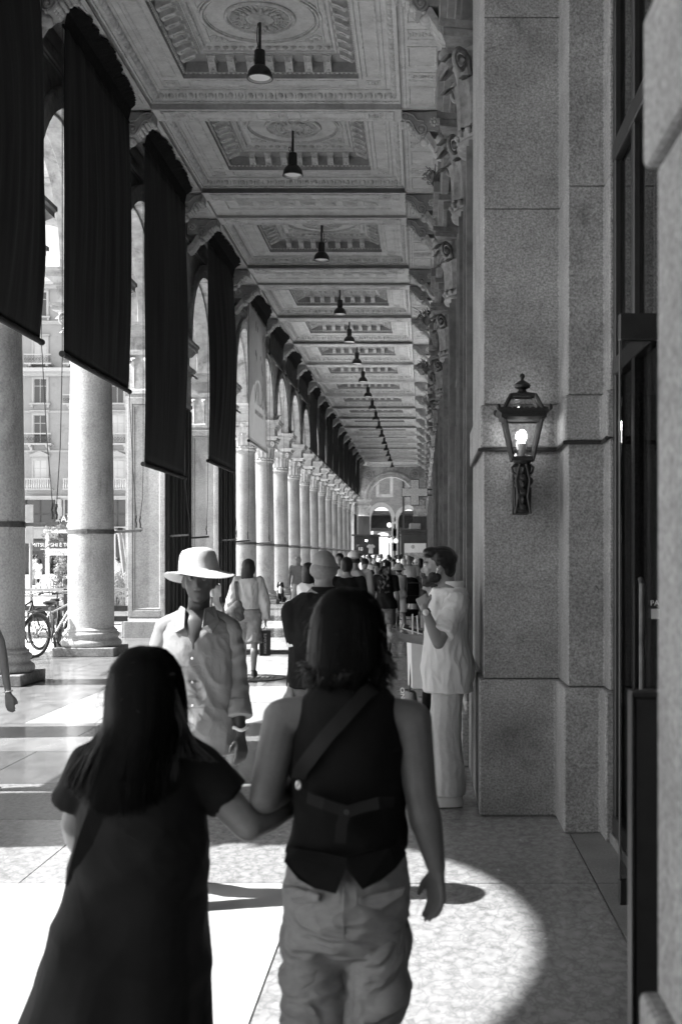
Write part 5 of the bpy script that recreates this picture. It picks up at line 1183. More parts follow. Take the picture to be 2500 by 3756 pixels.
            o = ob('cap', mm, MATS.get('cap_cloth') or M('cap_cloth', .55, .8), s.root, cc, smooth=60); o.rotation_euler = (s.hpitch, 0, s.hyaw); o.scale = (k*1.05,)*3
            m = MB(); e(0,-.035,-.005,(.082,.075,.06))
        elif kind == 'bucket':
            mm = MB(); mm.lathe([(.001,.1),(.06,.095),(.085,.07),(.095,.01),(.12,-.02),(.15,-.045),(.148,-.05),(.09,.0)], 26, (0,0,0), False, sy=1.12)
            o = ob('sun_hat', mm, MATS.get('bucket_cloth') or M('bucket_cloth', .45, .8, (30,.15)), s.root, c+Vector((0,-.01,.035*k)), smooth=60); m = MB(); e(0,-.04,-.02,(.085,.08,.085))
        blob('hair', m, mat, s.root, max(.01, s.vox*.9), 2, [(.004,40,40,5,0,-9,9)] if s.vox < .013 else None); return s
    def eyes(s, dark=m_black, white=None):
        k = s.h/1.7; rot = Matrix.Rotation(s.hyaw, 3, 'Z') @ Matrix.Rotation(s.hpitch, 3, 'X')
        for sg in (-1, 1):
            p = s.hc+rot @ Vector((sg*.031*k, .087*k, .008*k)); ob('eye', MB().ball(p, .0125*k, 12, 8), white or m_white, s.root, smooth=80)
            p2 = s.hc+rot @ Vector((sg*.031*k, .0955*k, .008*k)); ob('iris', MB().ball(p2, .0062*k, 10, 6), dark, s.root, smooth=80)
            p3 = [s.hc+rot @ Vector((sg*(.014+.012*i)*k, (.0955-.003*i*i*.6)*k, (.028+.006*math.sin(i*.9))*k)) for i in range(4)]; ob('eyebrow', MB().tube(p3, [.004*k,.0055*k,.005*k,.003*k], 6), dark, s.root)
        return s

W_CLOTH = [(.006, 9, 9, 5, .4, 0, 2), (.004, 22, 22, 9, -.5, 0, 2)]
W_LINEN = [(.009, 12, 12, 2.2, .25, 0, 2), (.005, 26, 26, 6, -.4, 0, 2)]
W_DENIM = [(.008, 8, 8, 14, .5, 0, 2), (.004, 20, 20, 22, -.6, 0, 2)]
m_navy = M('dark_navy_cotton', .017, .85, (5,.3), None, (140,.15,.002), spec=.2, bump2=(3,.6,.03))
m_blackc = M('black_cotton', .011, .9, (5,.3), None, (140,.15,.002), spec=.15, bump2=(4,.6,.025))
m_linen = M('white_linen', .74, .85, (40,.05), None, (160,.2,.002), spec=.2, bump2=(4,.7,.03), stretch=(1,1,.45))
m_beige = M('pale_trousers', .58, .85, (40,.06), None, (120,.2,.002), spec=.2, bump2=(5,.7,.03), stretch=(1,1,.8))
m_khaki = M('khaki_trousers', .34, .85, (50,.08), (6,.1), (120,.2,.002), spec=.2, bump2=(4.5,1.0,.06), stretch=(1,1,2.0))
m_short = M('khaki_shorts', .26, .85, (30,.1), None, (120,.2,.002), spec=.2)
m_greyt = M('grey_shirt', .34, .85, (20,.1)); m_whitet = M('white_shirt', .68, .85, (20,.05)); m_midt = M('mid_shirt', .16, .85, (20,.12)); m_denim = M('denim', .11, .8, (30,.25), (5,.2))
m_leather = M('dark_leather', .03, .45, (30,.3), None, (50,.3,.004)); m_strap = M('bag_strap_web', .009, .7, (60,.2)); m_suede = M('brown_bag', .08, .8, (9,.5), None, (40,.4,.006))
m_straw = M('straw_hat', .62, .75, (60,.12), None, (180,.35,.004), stretch=(1,1,3))
def stripes(name, base, dark, freq):
    m = M(name, base, .85); t = m.node_tree; b = t.nodes['Principled BSDF']; tc = t.nodes.new('ShaderNodeTexCoord'); wv = t.nodes.new('ShaderNodeTexWave'); wv.inputs['Scale'].default_value = freq; wv.inputs['Distortion'].default_value = .6; wv.inputs['Detail'].default_value = 0
    t.links.new(tc.outputs['Object'], wv.inputs[0]); r = t.nodes.new('ShaderNodeMapRange'); r.inputs[3].default_value = dark; r.inputs[4].default_value = base; t.links.new(wv.outputs[1], r.inputs[0]); t.links.new(r.outputs[0], b.inputs['Base Color']); n_ = t.nodes.new('ShaderNodeTexNoise'); n_.inputs['Scale'].default_value = 7; n_.inputs['Detail'].default_value = 3; n_.inputs['Distortion'].default_value = 1.5; t.links.new(tc.outputs['Object'], n_.inputs['Vector']); pp = t.nodes.new('ShaderNodeMath'); pp.operation = 'PINGPONG'; pp.inputs[1].default_value = .1; t.links.new(n_.outputs[0], pp.inputs[0]); bp = t.nodes.new('ShaderNodeBump'); bp.inputs['Strength'].default_value = .25; bp.inputs['Distance'].default_value = .03; t.links.new(pp.outputs[0], bp.inputs['Height']); t.links.new(bp.outputs[0], b.inputs['Normal']); return m
m_stripe = stripes('striped_shirt', .32, .17, 62); m_stripew = stripes('pale_striped_blouse', .52, .36, 22)
def strap_ribbon(pts, wid, thick, nrm):
    m = MB(); pts = [Vector(p) for p in pts]; rg = []
    for i, p in enumerate(pts):
        d = (pts[min(i+1,len(pts)-1)]-pts[max(0,i-1)]).normalized(); n = Vector(nrm[i] if isinstance(nrm, list) else nrm); n = (n-d*n.dot(d)).normalized(); s = d.cross(n)
        rg.append([p+s*wid+n*thick, p-s*wid+n*thick, p-s*wid-n*thick, p+s*wid-n*thick])
    return m.rings(rg)
def strands(m, n, start, mid, end, r, rnd, taper=.2):
    for _ in range(n):
        a, b, c = start(rnd), None, None; key = a[1]; p0 = a[0]; p1 = mid(rnd, key, p0); p2 = end(rnd, key, p1); pts = []
        for i in range(7):
            t = i/6; pts.append(p0*(1-t)**2+p1*2*t*(1-t)+p2*t*t)
        m.tube(pts, [r*(1-(1-taper)*(i/6)**2) for i in range(7)], 4)

def fall_hair(hc, n, rnd, az0, az1, endfn, r=.0018, kx=1.0, clumps=46, wave=.0, top=.118, parting=0.0, pull=.6):
    m = MB(); cl = [(rnd.uniform(az0, az1), rnd.uniform(-1, 1), rnd.uniform(-1, 1)) for _ in range(clumps)]
    for _ in range(n):
        c = rnd.choice(cl); az = c[0]+rnd.gauss(0, .09); u = Vector((math.cos(az)*.92, math.sin(az)*1.08, 0)); o = rnd.uniform(.96, 1.06)
        e = endfn(az, c, rnd); p = [hc+Vector((parting, -.01, top))+u*.008, hc+u*.05*o+Vector((0,0,top-.008)), hc+u*.088*kx*o+Vector((0,0,top-.05)), hc+u*.104*kx*o+Vector((0,0,.0)), hc+u*.108*kx*o+Vector((0,0,-.07))]
        q = [p[-1].lerp(e, t)+Vector((rnd.gauss(0,.002)+wave*math.sin(t*7+c[1]*6), -.012*math.sin(t*PI)+rnd.gauss(0,.002), 0)) for t in (.33,.66,1)]
        pts = p+q; fine = []
        for i in range(len(pts)-1):
            p0, p1, p2, p3 = pts[max(0,i-1)], pts[i], pts[i+1], pts[min(len(pts)-1,i+2)]
            for t in (0,.5): fine.append(.5*((2*p1)+(p2-p0)*t+(2*p0-5*p1+4*p2-p3)*t*t+(3*p1-p0-3*p2+p3)*t**3))
        fine.append(pts[-1]); k = len(fine); m.tube(fine, [r*(1-.75*(i/(k-1))**3) for i in range(k)], 3)
    return m
# ------------------------------------------------------------------ 1. woman in the long dark dress, front left
D1 = 3.0
f = Fig('woman with long black hair in a dark dress linking arms, seen from behind', P(335,1,D1).x, D1, 1.41, 0, 1.13, m_skinw, .0055, female=True)
B = Vector((f.root.location.x, D1, 0)); L = lambda xd, vd, D=D1: P(xd, vd, D)-B
f.j['shl'] = L(214,1766); f.j['shr'] = L(450,1764); f.j['shl'].y = 0; f.j['shr'].y = 0
f.j['ell'] = L(176,1895,3.02); f.j['wrl'] = L(200,1985,3.26); f.j['elr'] = L(572,1902,2.97); f.j['wrr'] = L(705,1838,3.2)
f.ak = 1.25; f.bw = .66; f.hc = L(340,1598,3.03); f.hyaw = R(-62)
f.hn['l'] = Vector((-1,-.3,.3)); f.hn['r'] = Vector((-.2,-.5,.9)); f.body()
m = MB(); S = lambda x0, x1, v, ry, dy=0, D=D1: ((L((x0+x1)/2, v).x), dy, L(0,v).z, (x1-x0)/2*D/F, ry)
sec = [(L(250,2760).x,.02,.10,.46,.33), S(-30,520,2560,.31,.02), S(28,494,2380,.25,.02), S(90,492,2250,.215,.015), S(130,488,2130,.19,.01), S(158,482,2020,.175,.005), S(176,474,1930,.165,0), S(192,466,1850,.16,0), S(198,460,1790,.152,0), S(216,444,1745,.128,0), S(245,412,1708,.095,0), S(288,376,1688,.065,0)]
m.loft(sec, 44, lambda a, i: 1+(.035*math.sin(a*7+.6)+.025*math.sin(a*11+2))*max(0, 1-i/5))
for q, e in (('l', L(176,1852,3.02)), ('r', L(528,1838,3.0))):
    m.cone(lerp(f.j['sh'+q], (0,0,1.14), .4), .075, f.j['sh'+q], .062); m.cone(f.j['sh'+q], .062, e, .062 if q == 'l' else .06, flat1=True)
blob('dress', m, m_navy, f.root, .0085, 3, [(.01, 2.2, 4, 6, .7, .55, 1.1), (.005, 7, 7, 7, -.6, .6, 1.2), (-.014, 7, 7, .6, .05, 0, .85), (.003, 16, 16, 14, .7, .8, 1.2)])
f.shoes(m_leather)
hm = MB(); hc = f.hc; rt = Matrix.Rotation(f.hyaw*.5, 3, 'Z')
hm.ball(hc+Vector((-.01,-.016,.03)), (.076,.086,.08), 18, 12)
hs = [(L(332,1520).x,-.015,L(0,1515).z,.03,.035),(L(332,1545).x,-.015,L(0,1545).z,.062,.065),(L(322,1600).x,-.025,L(0,1590).z,.072,.068),(L(320,1660).x,-.045,L(0,1660).z,.082,.062),(L(318,1725).x,-.085,L(0,1725).z,.1,.055),(L(310,1775).x,-.12,L(0,1775).z,.098,.042),(L(305,1805).x,-.135,L(0,1808).z,.08,.028)]
hm.loft([(x_, y_+.034, z_, rx_*.9, ry_*.9) for x_, y_, z_, rx_, ry_ in hs], 30)
o = blob('hair', hm, m_hbase, f.root, .006, 2, [(.004, 30, 30, 1.5, .12, 0, 2)])
rnd = random.Random(3)
def end1(az, c, r):
    sx = math.cos(az)                                    # fall over the back between the shoulders
    x = L(322+sx*108-18*(sx < 0), 1).x+r.gauss(0,.007); z = L(0, 1832-58*sx*sx+c[1]*9).z+r.gauss(0,.008)
    return Vector((x, -.178+.05*sx*sx+r.gauss(0,.006), z))
sm_ = fall_hair(hc+Vector((0,-.008,.004)), 2400, rnd, R(-212), R(-14), end1)
for q in range(160):
    t = rnd.random(); p0 = L(398+rnd.uniform(-16,10),1600+rnd.uniform(-20,30),2.96); p1 = L(425+rnd.uniform(-10,10),1680+rnd.uniform(-12,12),2.93); p2 = L(500-85*t+rnd.uniform(-8,4),1752-8*t+rnd.uniform(-6,4),2.87); sm_.tube([p0, lerp(p0,p1,.5)+Vector((.006,0,0)), p1, lerp(p1,p2,.5)+Vector((-.004,0,-.004)), p2], [.002,.002,.002,.0016,.0006], 3)
for q in range(90):
    az = rnd.uniform(R(-200), R(10)); u = Vector((math.cos(az), math.sin(az)*1.05, 0)); z = rnd.uniform(-.1,.11); rr = .1*math.sqrt(max(.05,1-(max(0,z)/.125)**2)); p0 = hc+u*rr+Vector((0,0,z)); d = u*rnd.uniform(.012,.035)+Vector((rnd.gauss(0,.01),0,rnd.uniform(-.06,.01))); sm_.tube([p0, p0+d*.5+u*.008, p0+d], [.0009,.0008,.0004], 3)
tag(ob('hair_strands', sm_, m_hairb, f.root, smooth=80), kind='stuff')
sp_ = [L(330,1740,2.88), L(290,1780,2.862), L(250,1815,2.855), L(222,1870,2.852), L(198,1935,2.86), L(184,1985,2.875), L(170,2040,2.92), L(168,2070,3.03)]
ob('bag_strap', strap_ribbon(sp_, .02, .003, (0,-1,.1)), m_blackc, f.root, smooth=60)
f.root.location.z = 0
# ------------------------------------------------------------------ 2. woman in the waistcoat
D2 = 3.05
f = Fig('woman with bobbed dark hair in a black waistcoat and khaki trousers, back turned', P(800,1,D2).x, D2, 1.545, 0, 1.05, m_skin2, .0055, female=True)
B = Vector((f.root.location.x, D2, 0)); L = lambda xd, vd, D=D2: P(xd, vd, D)-B
for k_, p in dict(shl=(652,1655,3.05), shr=(945,1660,3.05), elr=(968,1838,3.02), wrr=(1003,1995,3.0), ell=(610,1836,2.99), wrl=(695,1792,3.3)).items(): f.j[k_] = L(*p)
f.ak = 1.22; f.bw = .8; f.hc = L(800,1470,3.08); f.hyaw = R(4); f.hpitch = R(-8); f.hd['r'] = Vector((.01,.1,-1)); f.hn['r'] = Vector((.8,.6,0)); f.hcurl = .38
f.tor = [(x, y, z*.99, rx*1.02, ry) for x, y, z, rx, ry in f.tor]
f.body(ears=False)
m = MB(); S = lambda x0, x1, v, ry, dy=0, D=D2: ((L((x0+x1)/2, v).x), dy, L(0,v).z, (x1-x0)/2*D/F, ry)
m.loft([S(664,936,1962,.16,.0), S(656,942,1945,.163,0), S(668,938,1915,.155,0), S(672,930,1870,.145,0), S(670,930,1800,.14,0), S(668,932,1740,.138,0), S(676,926,1680,.132,0), S(684,918,1640,.122,0), S(692,911,1608,.105,0), S(715,890,1583,.078,0), S(748,858,1570,.064,0)], 40)
wc = blob('waistcoat', m, m_blackc, f.root, .0075, 3, [(.01, 4, 5, 7, .8, 0, 1.2), (.005, 10, 10, 14, -.7, 0, 1.1)])
tl = MB()                                                     # pointed tails of the waistcoat back and its cinch
yb = -.158
for sx, xa, xb, tip in ((-1, 652, 815, (725, 2030)), (1, 795, 945, (850, 2030))):
    a, b, c, d = L(xa,1990), L(xb,1990 if sx < 0 else 1990), L(808 if sx < 0 else 802,1975), L(*tip)
q0 = [L(672,1925),L(700,1920),L(760,1920),L(810,1930),L(806,1953),L(785,2008),L(740,2000),L(700,1986),L(662,1962)]; q1 = [L(926,1920),L(900,1918),L(850,1918),L(802,1930),L(807,1953),L(842,2000),L(880,1985),L(912,1966),L(936,1944)]
for q in (q0, q1):
    for p in q: xr = p.x/.165; p.y = -.186*math.sqrt(max(.12, 1-min(.97, abs(xr))**2.4))-.006
    n = len(q); tl.add([tuple(p) for p in q]+[(p.x, p.y+.012, p.z) for p in q], [tuple(range(n)), tuple(reversed(range(n, 2*n)))]+[(i, (i+1)%n, (i+1)%n+n, i+n) for i in range(n)])
ob('tails', tl, m_blackc, f.root)
ci = MB(); ci.add([], []) if False else None
for pts in ([L(708,1835,2.905),L(745,1850,2.86),L(780,1862,2.86),L(798,1868,2.858)], [L(905,1845,2.905),L(870,1848,2.86),L(830,1858,2.86),L(800,1868,2.858)], [L(795,1868,2.862),L(785,1900,2.86),L(782,1940,2.858)]):
    ob('cinch_strap', strap_ribbon(pts, .013, .003, (0,-1,0)), m_navy, wc)
ob('buckle', MB().tube([tuple(L(797+4*math.cos(a*PI/4),1869+5*math.sin(a*PI/4),2.855)) for a in range(8)], .002, 5, True), m_steel, wc)
sp_ = [L(858,1582,3.0), L(835,1600,2.948), L(795,1645,2.908), L(750,1695,2.894), L(715,1740,2.898), L(690,1775,2.925), L(684,1800,3.0), L(680,1815,3.08)]
ob('bag_strap', strap_ribbon(sp_, .018, .003, (0,-1,.15)), m_strap, f.root, smooth=60); ob('strap_ring', MB().tube([tuple(L(686+4*math.cos(a*PI/4),1806+9*math.sin(a*PI/4),2.93)) for a in range(8)], .003, 6, True), m_reflector, f.root)
m = MB(); hz = L(0,2120).z
m.loft([S(740,850,2215,.05), S(690,905,2185,.09), S(664,930,2140,.135,-.01), S(652,941,2085,.155,-.012), S(652,942,2030,.152,-.006), S(660,938,1985,.145), S(672,930,1940,.14)], 34)
for xs in (((722,2085,.06,.1),(720,2150,.076,.115),(720,2250,.079,.098),(722,2330,.075,.086),(728,2420,.08,.088),(728,2520,.072,.08),(735,2700,.07,.075),(738,2745,.072,.075)), ((872,2085,.06,.1),(874,2150,.076,.115),(866,2250,.079,.098),(858,2330,.074,.086),(850,2420,.078,.086),(850,2520,.07,.08),(846,2700,.07,.075),(846,2745,.072,.075))):
    m.loft([(L(x,v).x, -.012+.01*math.sin(v), L(0,v).z, r, r2) for x, v, r, r2 in reversed(xs)], 26)
tr = blob('trousers', m, m_khaki, f.root, .0075, 7, [(.014, 4, 4, 11, 1.1, 0, .74), (.008, 9, 9, 20, -.9, 0, .84), (.016, 3, 4, 17, .4, .3, .58)])
ob('seam', MB().tube([tuple(Vector((L(800,0).x, -.172, L(0,1985).z))), tuple(Vector((L(800,0).x, -.176, L(0,2060).z))), tuple(Vector((L(799,0).x, -.155, L(0,2120).z))), tuple(Vector((L(798,0).x, -.1, L(0,2170).z)))], .003, 5), m_khaki, tr)
for pts in ([L(660,2010),L(748,2014),L(746,2033),L(686,2044),L(664,2022)], [L(832,2022),L(935,2012),L(930,2030),L(882,2052),L(834,2036)]):
    q = [Vector((p.x, -.172*math.sqrt(max(.1,1-(p.x/.19)**2))-.006, p.z)) for p in pts]; n = len(q)
    ob('pocket_flap', MB().add(q+[p+Vector((0,.012,0)) for p in q], [tuple(range(n)), tuple(reversed(range(n,2*n)))]+[(i,(i+1)%n,(i+1)%n+n,i+n) for i in range(n)]), m_khaki, tr, bevel=.003)
f.shoes(m_leather)
hm = MB(); hc = f.hc
hm.ball(hc+Vector((0,-.008,.03)), (.08,.092,.086), 20, 14); hm.ball(hc+Vector((.0,-.035,-.02)), (.078,.055,.08), 18, 12)
hm.loft([(x_, y_+.036, z_, rx_*.86, ry_*.86) for x_, y_, z_, rx_, ry_ in [(L(800,1400).x,-.02,L(0,1395).z,.04,.04),(L(800,1440).x,-.02,L(0,1435).z,.078,.08),(L(804,1500).x,-.035,L(0,1490).z,.09,.076),(L(804,1540).x,-.04,L(0,1530).z,.084,.064),(L(804,1556).x,-.045,L(0,1552).z,.07,.045)]], 28)
o = blob('hair', hm, m_hbase, f.root, .006, 2, [(.006, 22, 22, 5, .5, 0, 2)])
rnd = random.Random(9)
def end2(az, c, r):
    rr = .086+.024*c[1]+r.gauss(0,.008); return hc+Vector((math.cos(az)*rr*1.02, math.sin(az)*rr, -.1+.03*c[2]+r.gauss(0,.01)))
sm_ = fall_hair(hc+Vector((0,-.004,.012)), 2000, rnd, R(-210), R(30), end2, kx=.97, wave=.009)
for q in range(150):
    p0 = L(868+rnd.uniform(-16,14),1490+rnd.uniform(-30,20),3.03); p2 = L(898+rnd.uniform(-24,18),1556+rnd.uniform(-26,10),3.0); sm_.tube([p0, lerp(p0,p2,.5)+Vector((.004,-.01,-.012)), p2], [.0022,.0018,.0006], 3)
for q in range(90):
    az = rnd.uniform(R(-200), R(10)); u = Vector((math.cos(az), math.sin(az)*1.05, 0)); z = rnd.uniform(-.1,.11); rr = .1*math.sqrt(max(.05,1-(max(0,z)/.125)**2)); p0 = hc+u*rr+Vector((0,0,z)); d = u*rnd.uniform(.012,.035)+Vector((rnd.gauss(0,.01),0,rnd.uniform(-.06,.01))); sm_.tube([p0, p0+d*.5+u*.008, p0+d], [.0009,.0008,.0004], 3)
tag(ob('hair_strands', sm_, m_hairb, f.root, smooth=80), kind='stuff')
# ------------------------------------------------------------------ 3. man in the straw hat, walking towards the viewer
D3 = 5.75
f = Fig('man in a pale straw hat and striped shirt walking towards the viewer', P(456,1,D3).x, D3, 1.6, PI, .92, m_skin3, .007, stride=.12)
B = Vector((f.root.location.x, D3, 0))
def L3(xd, vd, D=D3): p = P(xd, vd, D)-B; return Vector((-p.x, -p.y, p.z))
f.hc = L3(458,1352,D3-.04); f.hc.z = 1.512; f.hyaw = R(6); f.bw = .9
f.j['shl'] = L3(528,1448); f.j['shr'] = L3(384,1448); f.j['ell'] = L3(545,1560,5.78); f.j['wrl'] = L3(553,1690,5.68); f.j['elr'] = L3(352,1560,5.8); f.j['wrr'] = L3(360,1690,5.7)
f.hn['l'] = Vector((-.7,.7,0)); f.hn['r'] = Vector((.7,.7,0)); f.hcurl = .5
for k_ in ('hil','hir','knl','knr','anl','anr'): f.j[k_] = f.j[k_]+Vector((.05 if k_[:2] == 'hi' else .1,0,0))
f.body().eyes(m_black, M('eye_white_shade', .1, .4))
f.top(m_stripe, .43, .0, .024, .012, [(.01, 6, 6, 4, .5, 0, 2), (.006, 15, 15, 9, -.6, 0, 2)], neck=.84, boxy=True)
m = MB()
for q in 'lr':
    m.cone(lerp(f.j['sh'+q], (0,0,1.36), .55), .05, f.j['sh'+q], .058); m.cone(f.j['sh'+q], .058, f.j['el'+q], .056); e = lerp(f.j['el'+q], f.j['wr'+q], .52); m.cone(f.j['el'+q], .056, e, .052, flat1=True)
blob('sleeves', m, m_stripe, f.root, .008, 3, [(.008, 10, 10, 12, .7, 0, 2)])
for q in 'lr':
    a, b = lerp(f.j['el'+q], f.j['wr'+q], .4), lerp(f.j['el'+q], f.j['wr'+q], .7); cf = MB(); cf.cone(a, .058, b, .063, 18, True, True); blob('cuff', cf, m_stripe, f.root, .007, 2, [(.004, 20, 20, 20, .5, 0, 2)])
for sg in (-1, 1):
    q = [Vector((sg*.045,.085,1.38)), Vector((sg*.08,.01,1.39)), Vector((sg*.115,.07,1.32)), Vector((sg*.085,.118,1.265)), Vector((sg*.04,.128,1.29))]
    n = 5; ob('collar', MB().add(q+[p-Vector((0,.01,.004)) for p in q], [tuple(range(n)), tuple(reversed(range(n,2*n)))]+[(i,(i+1)%n,(i+1)%n+n,i+n) for i in range(n)]), m_stripe, f.root, bevel=.004)
ob('open_neck', MB().loft([(0,.118,1.19,.004,.012),(0,.113,1.25,.03,.014),(0,.085,1.32,.05,.02),(0,.05,1.37,.05,.02)], 16), m_skin3, f.root, smooth=60)
ob('necklace', MB().tube([(-.05,.06,1.33),(-.03,.09,1.27),(0,.112,1.235),(.03,.09,1.27),(.05,.06,1.33)], .003, 6), m_reflector, f.root)
for k in range(4): ob('button', MB().ball((.0,.146-.004*k,1.15-.11*k), (.006,.003,.006), 8, 6), m_white, f.root)
f.pants(m_beige, .98, .016, .012, W_LINEN).shoes(m_white)
ob('bracelet', MB().tube([tuple(f.j['wrl']+Vector((.032*math.cos(a*PI/8), .03*math.sin(a*PI/8), .03+.006*math.sin(a)))) for a in range(16)], .008, 6, True), m_straw, f.root)
ht = MB(); n = 60; rg = []
for i, (r, z) in enumerate(((.001,.112),(.045,.111),(.068,.103),(.08,.085),(.087,.05),(.092,.012),(.096,.0),(.108,-.003),(.122,-.008),(.136,-.014),(.149,-.02),(.151,-.023),(.148,-.024),(.13,-.018),(.108,-.008),(.09,-.004))):
    wv = max(0, r-.095)/.055
    rg.append([(r*math.cos(2*PI*k/n)*(1+.04*wv), r*math.sin(2*PI*k/n)*1.12, z+wv*(.016*math.sin(4*PI*k/n+.5)+.012*math.cos(2*PI*k/n))) for k in range(n)])
ht.rings(rg, False)
o = ob('straw_hat', ht, m_straw, f.root, f.hc+Vector((0,-.006,.034)), smooth=50); o.rotation_euler = (R(5), R(5), R(6)); o.scale = (1.04, 1.1, 1.02)
# ------------------------------------------------------------------ 4. passer-by whose arm hangs in at the left edge
f = Fig('bare forearm with bracelet of a passer-by at the left picture edge', -3.1, 8.4, 1.55, R(-10), .95, m_skin, .009, female=True)
B = Vector((-3.1, 8.4, 0)); f.root.rotation_euler = (0,0,0)
f.j['elr'] = P(2,1478,8.42)-B; f.j['wrr'] = P(20,1595,8.35)-B; f.j['shr'] = P(-38,1395,8.45)-B; f.hn['r'] = Vector((.3,-.95,0)); f.hcurl = .35
f.body().top(m_whitet, .55, .2).pants(m_short, .6).shoes(m_leather).hair('long', m_hairbr)
ob('bracelet', MB().tube([tuple(f.j['wrr']+Vector((.028*math.cos(a*PI/8), .024*math.sin(a*PI/8), .012+.005*math.cos(a*PI/8)))) for a in range(16)], .004, 6, True), m_reflector, f.root)
# ------------------------------------------------------------------ 5. woman walking off with shoulder bag and shopping bag
D5 = 16.4
f = Fig('woman in a pale blouse and khaki shorts walking away with a shoulder bag', P(572,1,D5).x, D5, 1.59, R(4), 1.0, m_skin, .01, female=True, stride=.13)
f.j['ell'] = Vector((-.24,-.03,.98)); f.j['wrl'] = Vector((-.26,.06,.8)); f.j['elr'] = Vector((.22,-.02,.99)); f.j['wrr'] = Vector((.225,.02,.76)); f.hyaw = R(-15)
f.body().top(m_stripew, .575, .97, .02, .015, [(.012, 9, 9, 3, .3, 0, 2), (.006, 20, 20, 8, -.4, 0, 2)], 'blouse', 1.25).pants(m_short, .47, .02, .03, W_DENIM, 'shorts').shoes(m_leather).hair('bob', m_hairbr)
m = MB(); m.loft([(-.2,-.1,.75,.1,.03),(-.19,-.11,.79,.145,.05),(-.17,-.1,.9,.13,.055),(-.14,-.09,.99,.07,.04),(-.13,-.09,1.03,.03,.03)], 22); blob('shoulder_bag', m, m_suede, f.root, .01, 2, [(.006,20,20,14,.5,0,2)])
ob('bag_strap', strap_ribbon([(-.13,-.1,1.0),(-.15,-.12,1.15),(-.16,-.1,1.26),(-.155,-.02,1.335),(-.15,.06,1.27)], .022, .004, [(0,-1,0),(0,-1,0),(0,-1,.4),(0,0,1),(0,1,.4)]), m_suede, f.root)
sb = thing('shopping_bag', 'black paper shopping bag carried by the woman in shorts', 'bag', (P(608,1,D5).x, D5+.05, .28)); m = MB(); m.taper(0,0,0,.07,.05,.34,.078,.05)
ob('sack', m, m_leather, sb, rotz=R(12)); ob('handle', MB().tube([(-.04,0,.34),(-.03,0,.42),(-.01,0,.45),(.02,0,.42),(.035,0,.34)], .003, 5), m_black, sb)
text('RINASCENTE', .047, m_white, sb, (.03, -.058, .03), (R(90), R(-90), R(12)), ext=.001)
# ------------------------------------------------------------------ 6. bald man in the dark polo shirt
D6 = 7.3
f = Fig('bald man in a black polo shirt with pale collar trim walking away', P(744,1,D6).x, D6, 1.675, R(3), 1.1, m_skin, .009, stride=.1)
f.j['shl'] = Vector((-.185,0,1.285)); f.j['shr'] = Vector((.185,0,1.285)); f.j['ell'] = P(690,1500,D6)-Vector((f.root.location.x,D6,0)); f.j['wrl'] = P(668,1588,7.25)-Vector((f.root.location.x,D6,0)); f.j['elr'] = Vector((.27,-.03,1.05)); f.j['wrr'] = Vector((.28,.06,.82)); f.hcurl = 1.1; f.hn['l'] = Vector((-.6,-.8,0)); f.hyaw = R(8)
f.skin = M('skin_bald', .2, .5, (14,.1), (60,.08), (160,.12,.002), spec=.35); f.body().top(m_blackc, .5, .42, .02, .02, W_CLOTH, 'polo_shirt', boxy=True)
hm = MB(); hm.ball(f.hc+Vector((0,-.03,-.012)), (.077,.082,.07), 16, 10); blob('stubble', hm, M('stubble', .175, .7, (60,.2)), f.root, .009, 2)
f.pants(m_denim, 1.0, .014, .01, W_DENIM).shoes(m_leather)
ob('collar', MB().loft([(0,-.012,1.385,.09,.075),(0,-.008,1.42,.082,.07),(0,-.004,1.44,.07,.062)], 26), m_blackc, f.root, smooth=60); ob('collar_trim', MB().tube([(.09*math.cos(a*PI/16), -.012+.075*math.sin(a*PI/16), 1.4+.006*math.sin(a*PI/16)) for a in range(32)], .004, 5, True), m_white, f.root)
for q in 'lr':
    e = lerp(f.j['sh'+q], f.j['el'+q], .76); d = (f.j['el'+q]-f.j['sh'+q]).normalized(); cf = MB(); cf.cone(e-d*.012, .07, e+d*.014, .07, 20, True, True); ob('sleeve_trim', cf, m_white, f.root, smooth=40)
ob('belt_pouch', MB().box(-.1,.0,-.16,-.13,.8,.87), m_leather, f.root, bevel=.01)
# ------------------------------------------------------------------ 7. bearded man in white, in profile by the pier
D7 = 7.95
f = Fig('bearded man in a white overshirt standing in profile by the granite pier', P(1030,1,D7).x, D7, 1.69, R(90), 1.0, m_skin, .0065)
B = Vector((f.root.location.x, D7, 0))
def L7(xd, vd, D=D7): p = P(xd, vd, D)-B; return Vector((p.y, -p.x, p.z))     # world -> his own frame (he faces -X)
f.hc = L7(1008,1303); f.hc.x = 0; f.hyaw = R(4); f.hpitch = R(-4)
f.j['shl'] = L7(1047,1392,7.78); f.j['ell'] = L7(1008,1480,7.6); f.j['wrl'] = L7(976,1402,7.66); f.hd['l'] = L7(962,1350,7.75)-f.j['wrl']; f.hn['l'] = Vector((-.9,.35,.1)); f.hcurl = 1.25
f.j['elr'] = Vector((.24,.04,1.05)); f.j['wrr'] = Vector((.12,.3,1.08))
f.body().eyes()
f.top(m_linen, .44, .0, .034, .03, W_LINEN, 'overshirt', neck=.85, boxy=True)
m = MB(); sh, el = f.j['shl'], f.j['ell']; m.cone(lerp(sh, (0,0,1.35), .5), .085, sh, .08); m.cone(sh, .08, lerp(sh, el, .78), .074, flat1=True); sh, el = f.j['shr'], f.j['elr']; m.cone(lerp(sh, (0,0,1.35), .5), .085, sh, .075); m.cone(sh, .075, lerp(sh, el, .8), .07, flat1=True)
blob('sleeves', m, m_linen, f.root, .008, 3, [(.01, 9, 9, 7, .6, 0, 2), (.005, 22, 22, 14, -.5, 0, 2)])
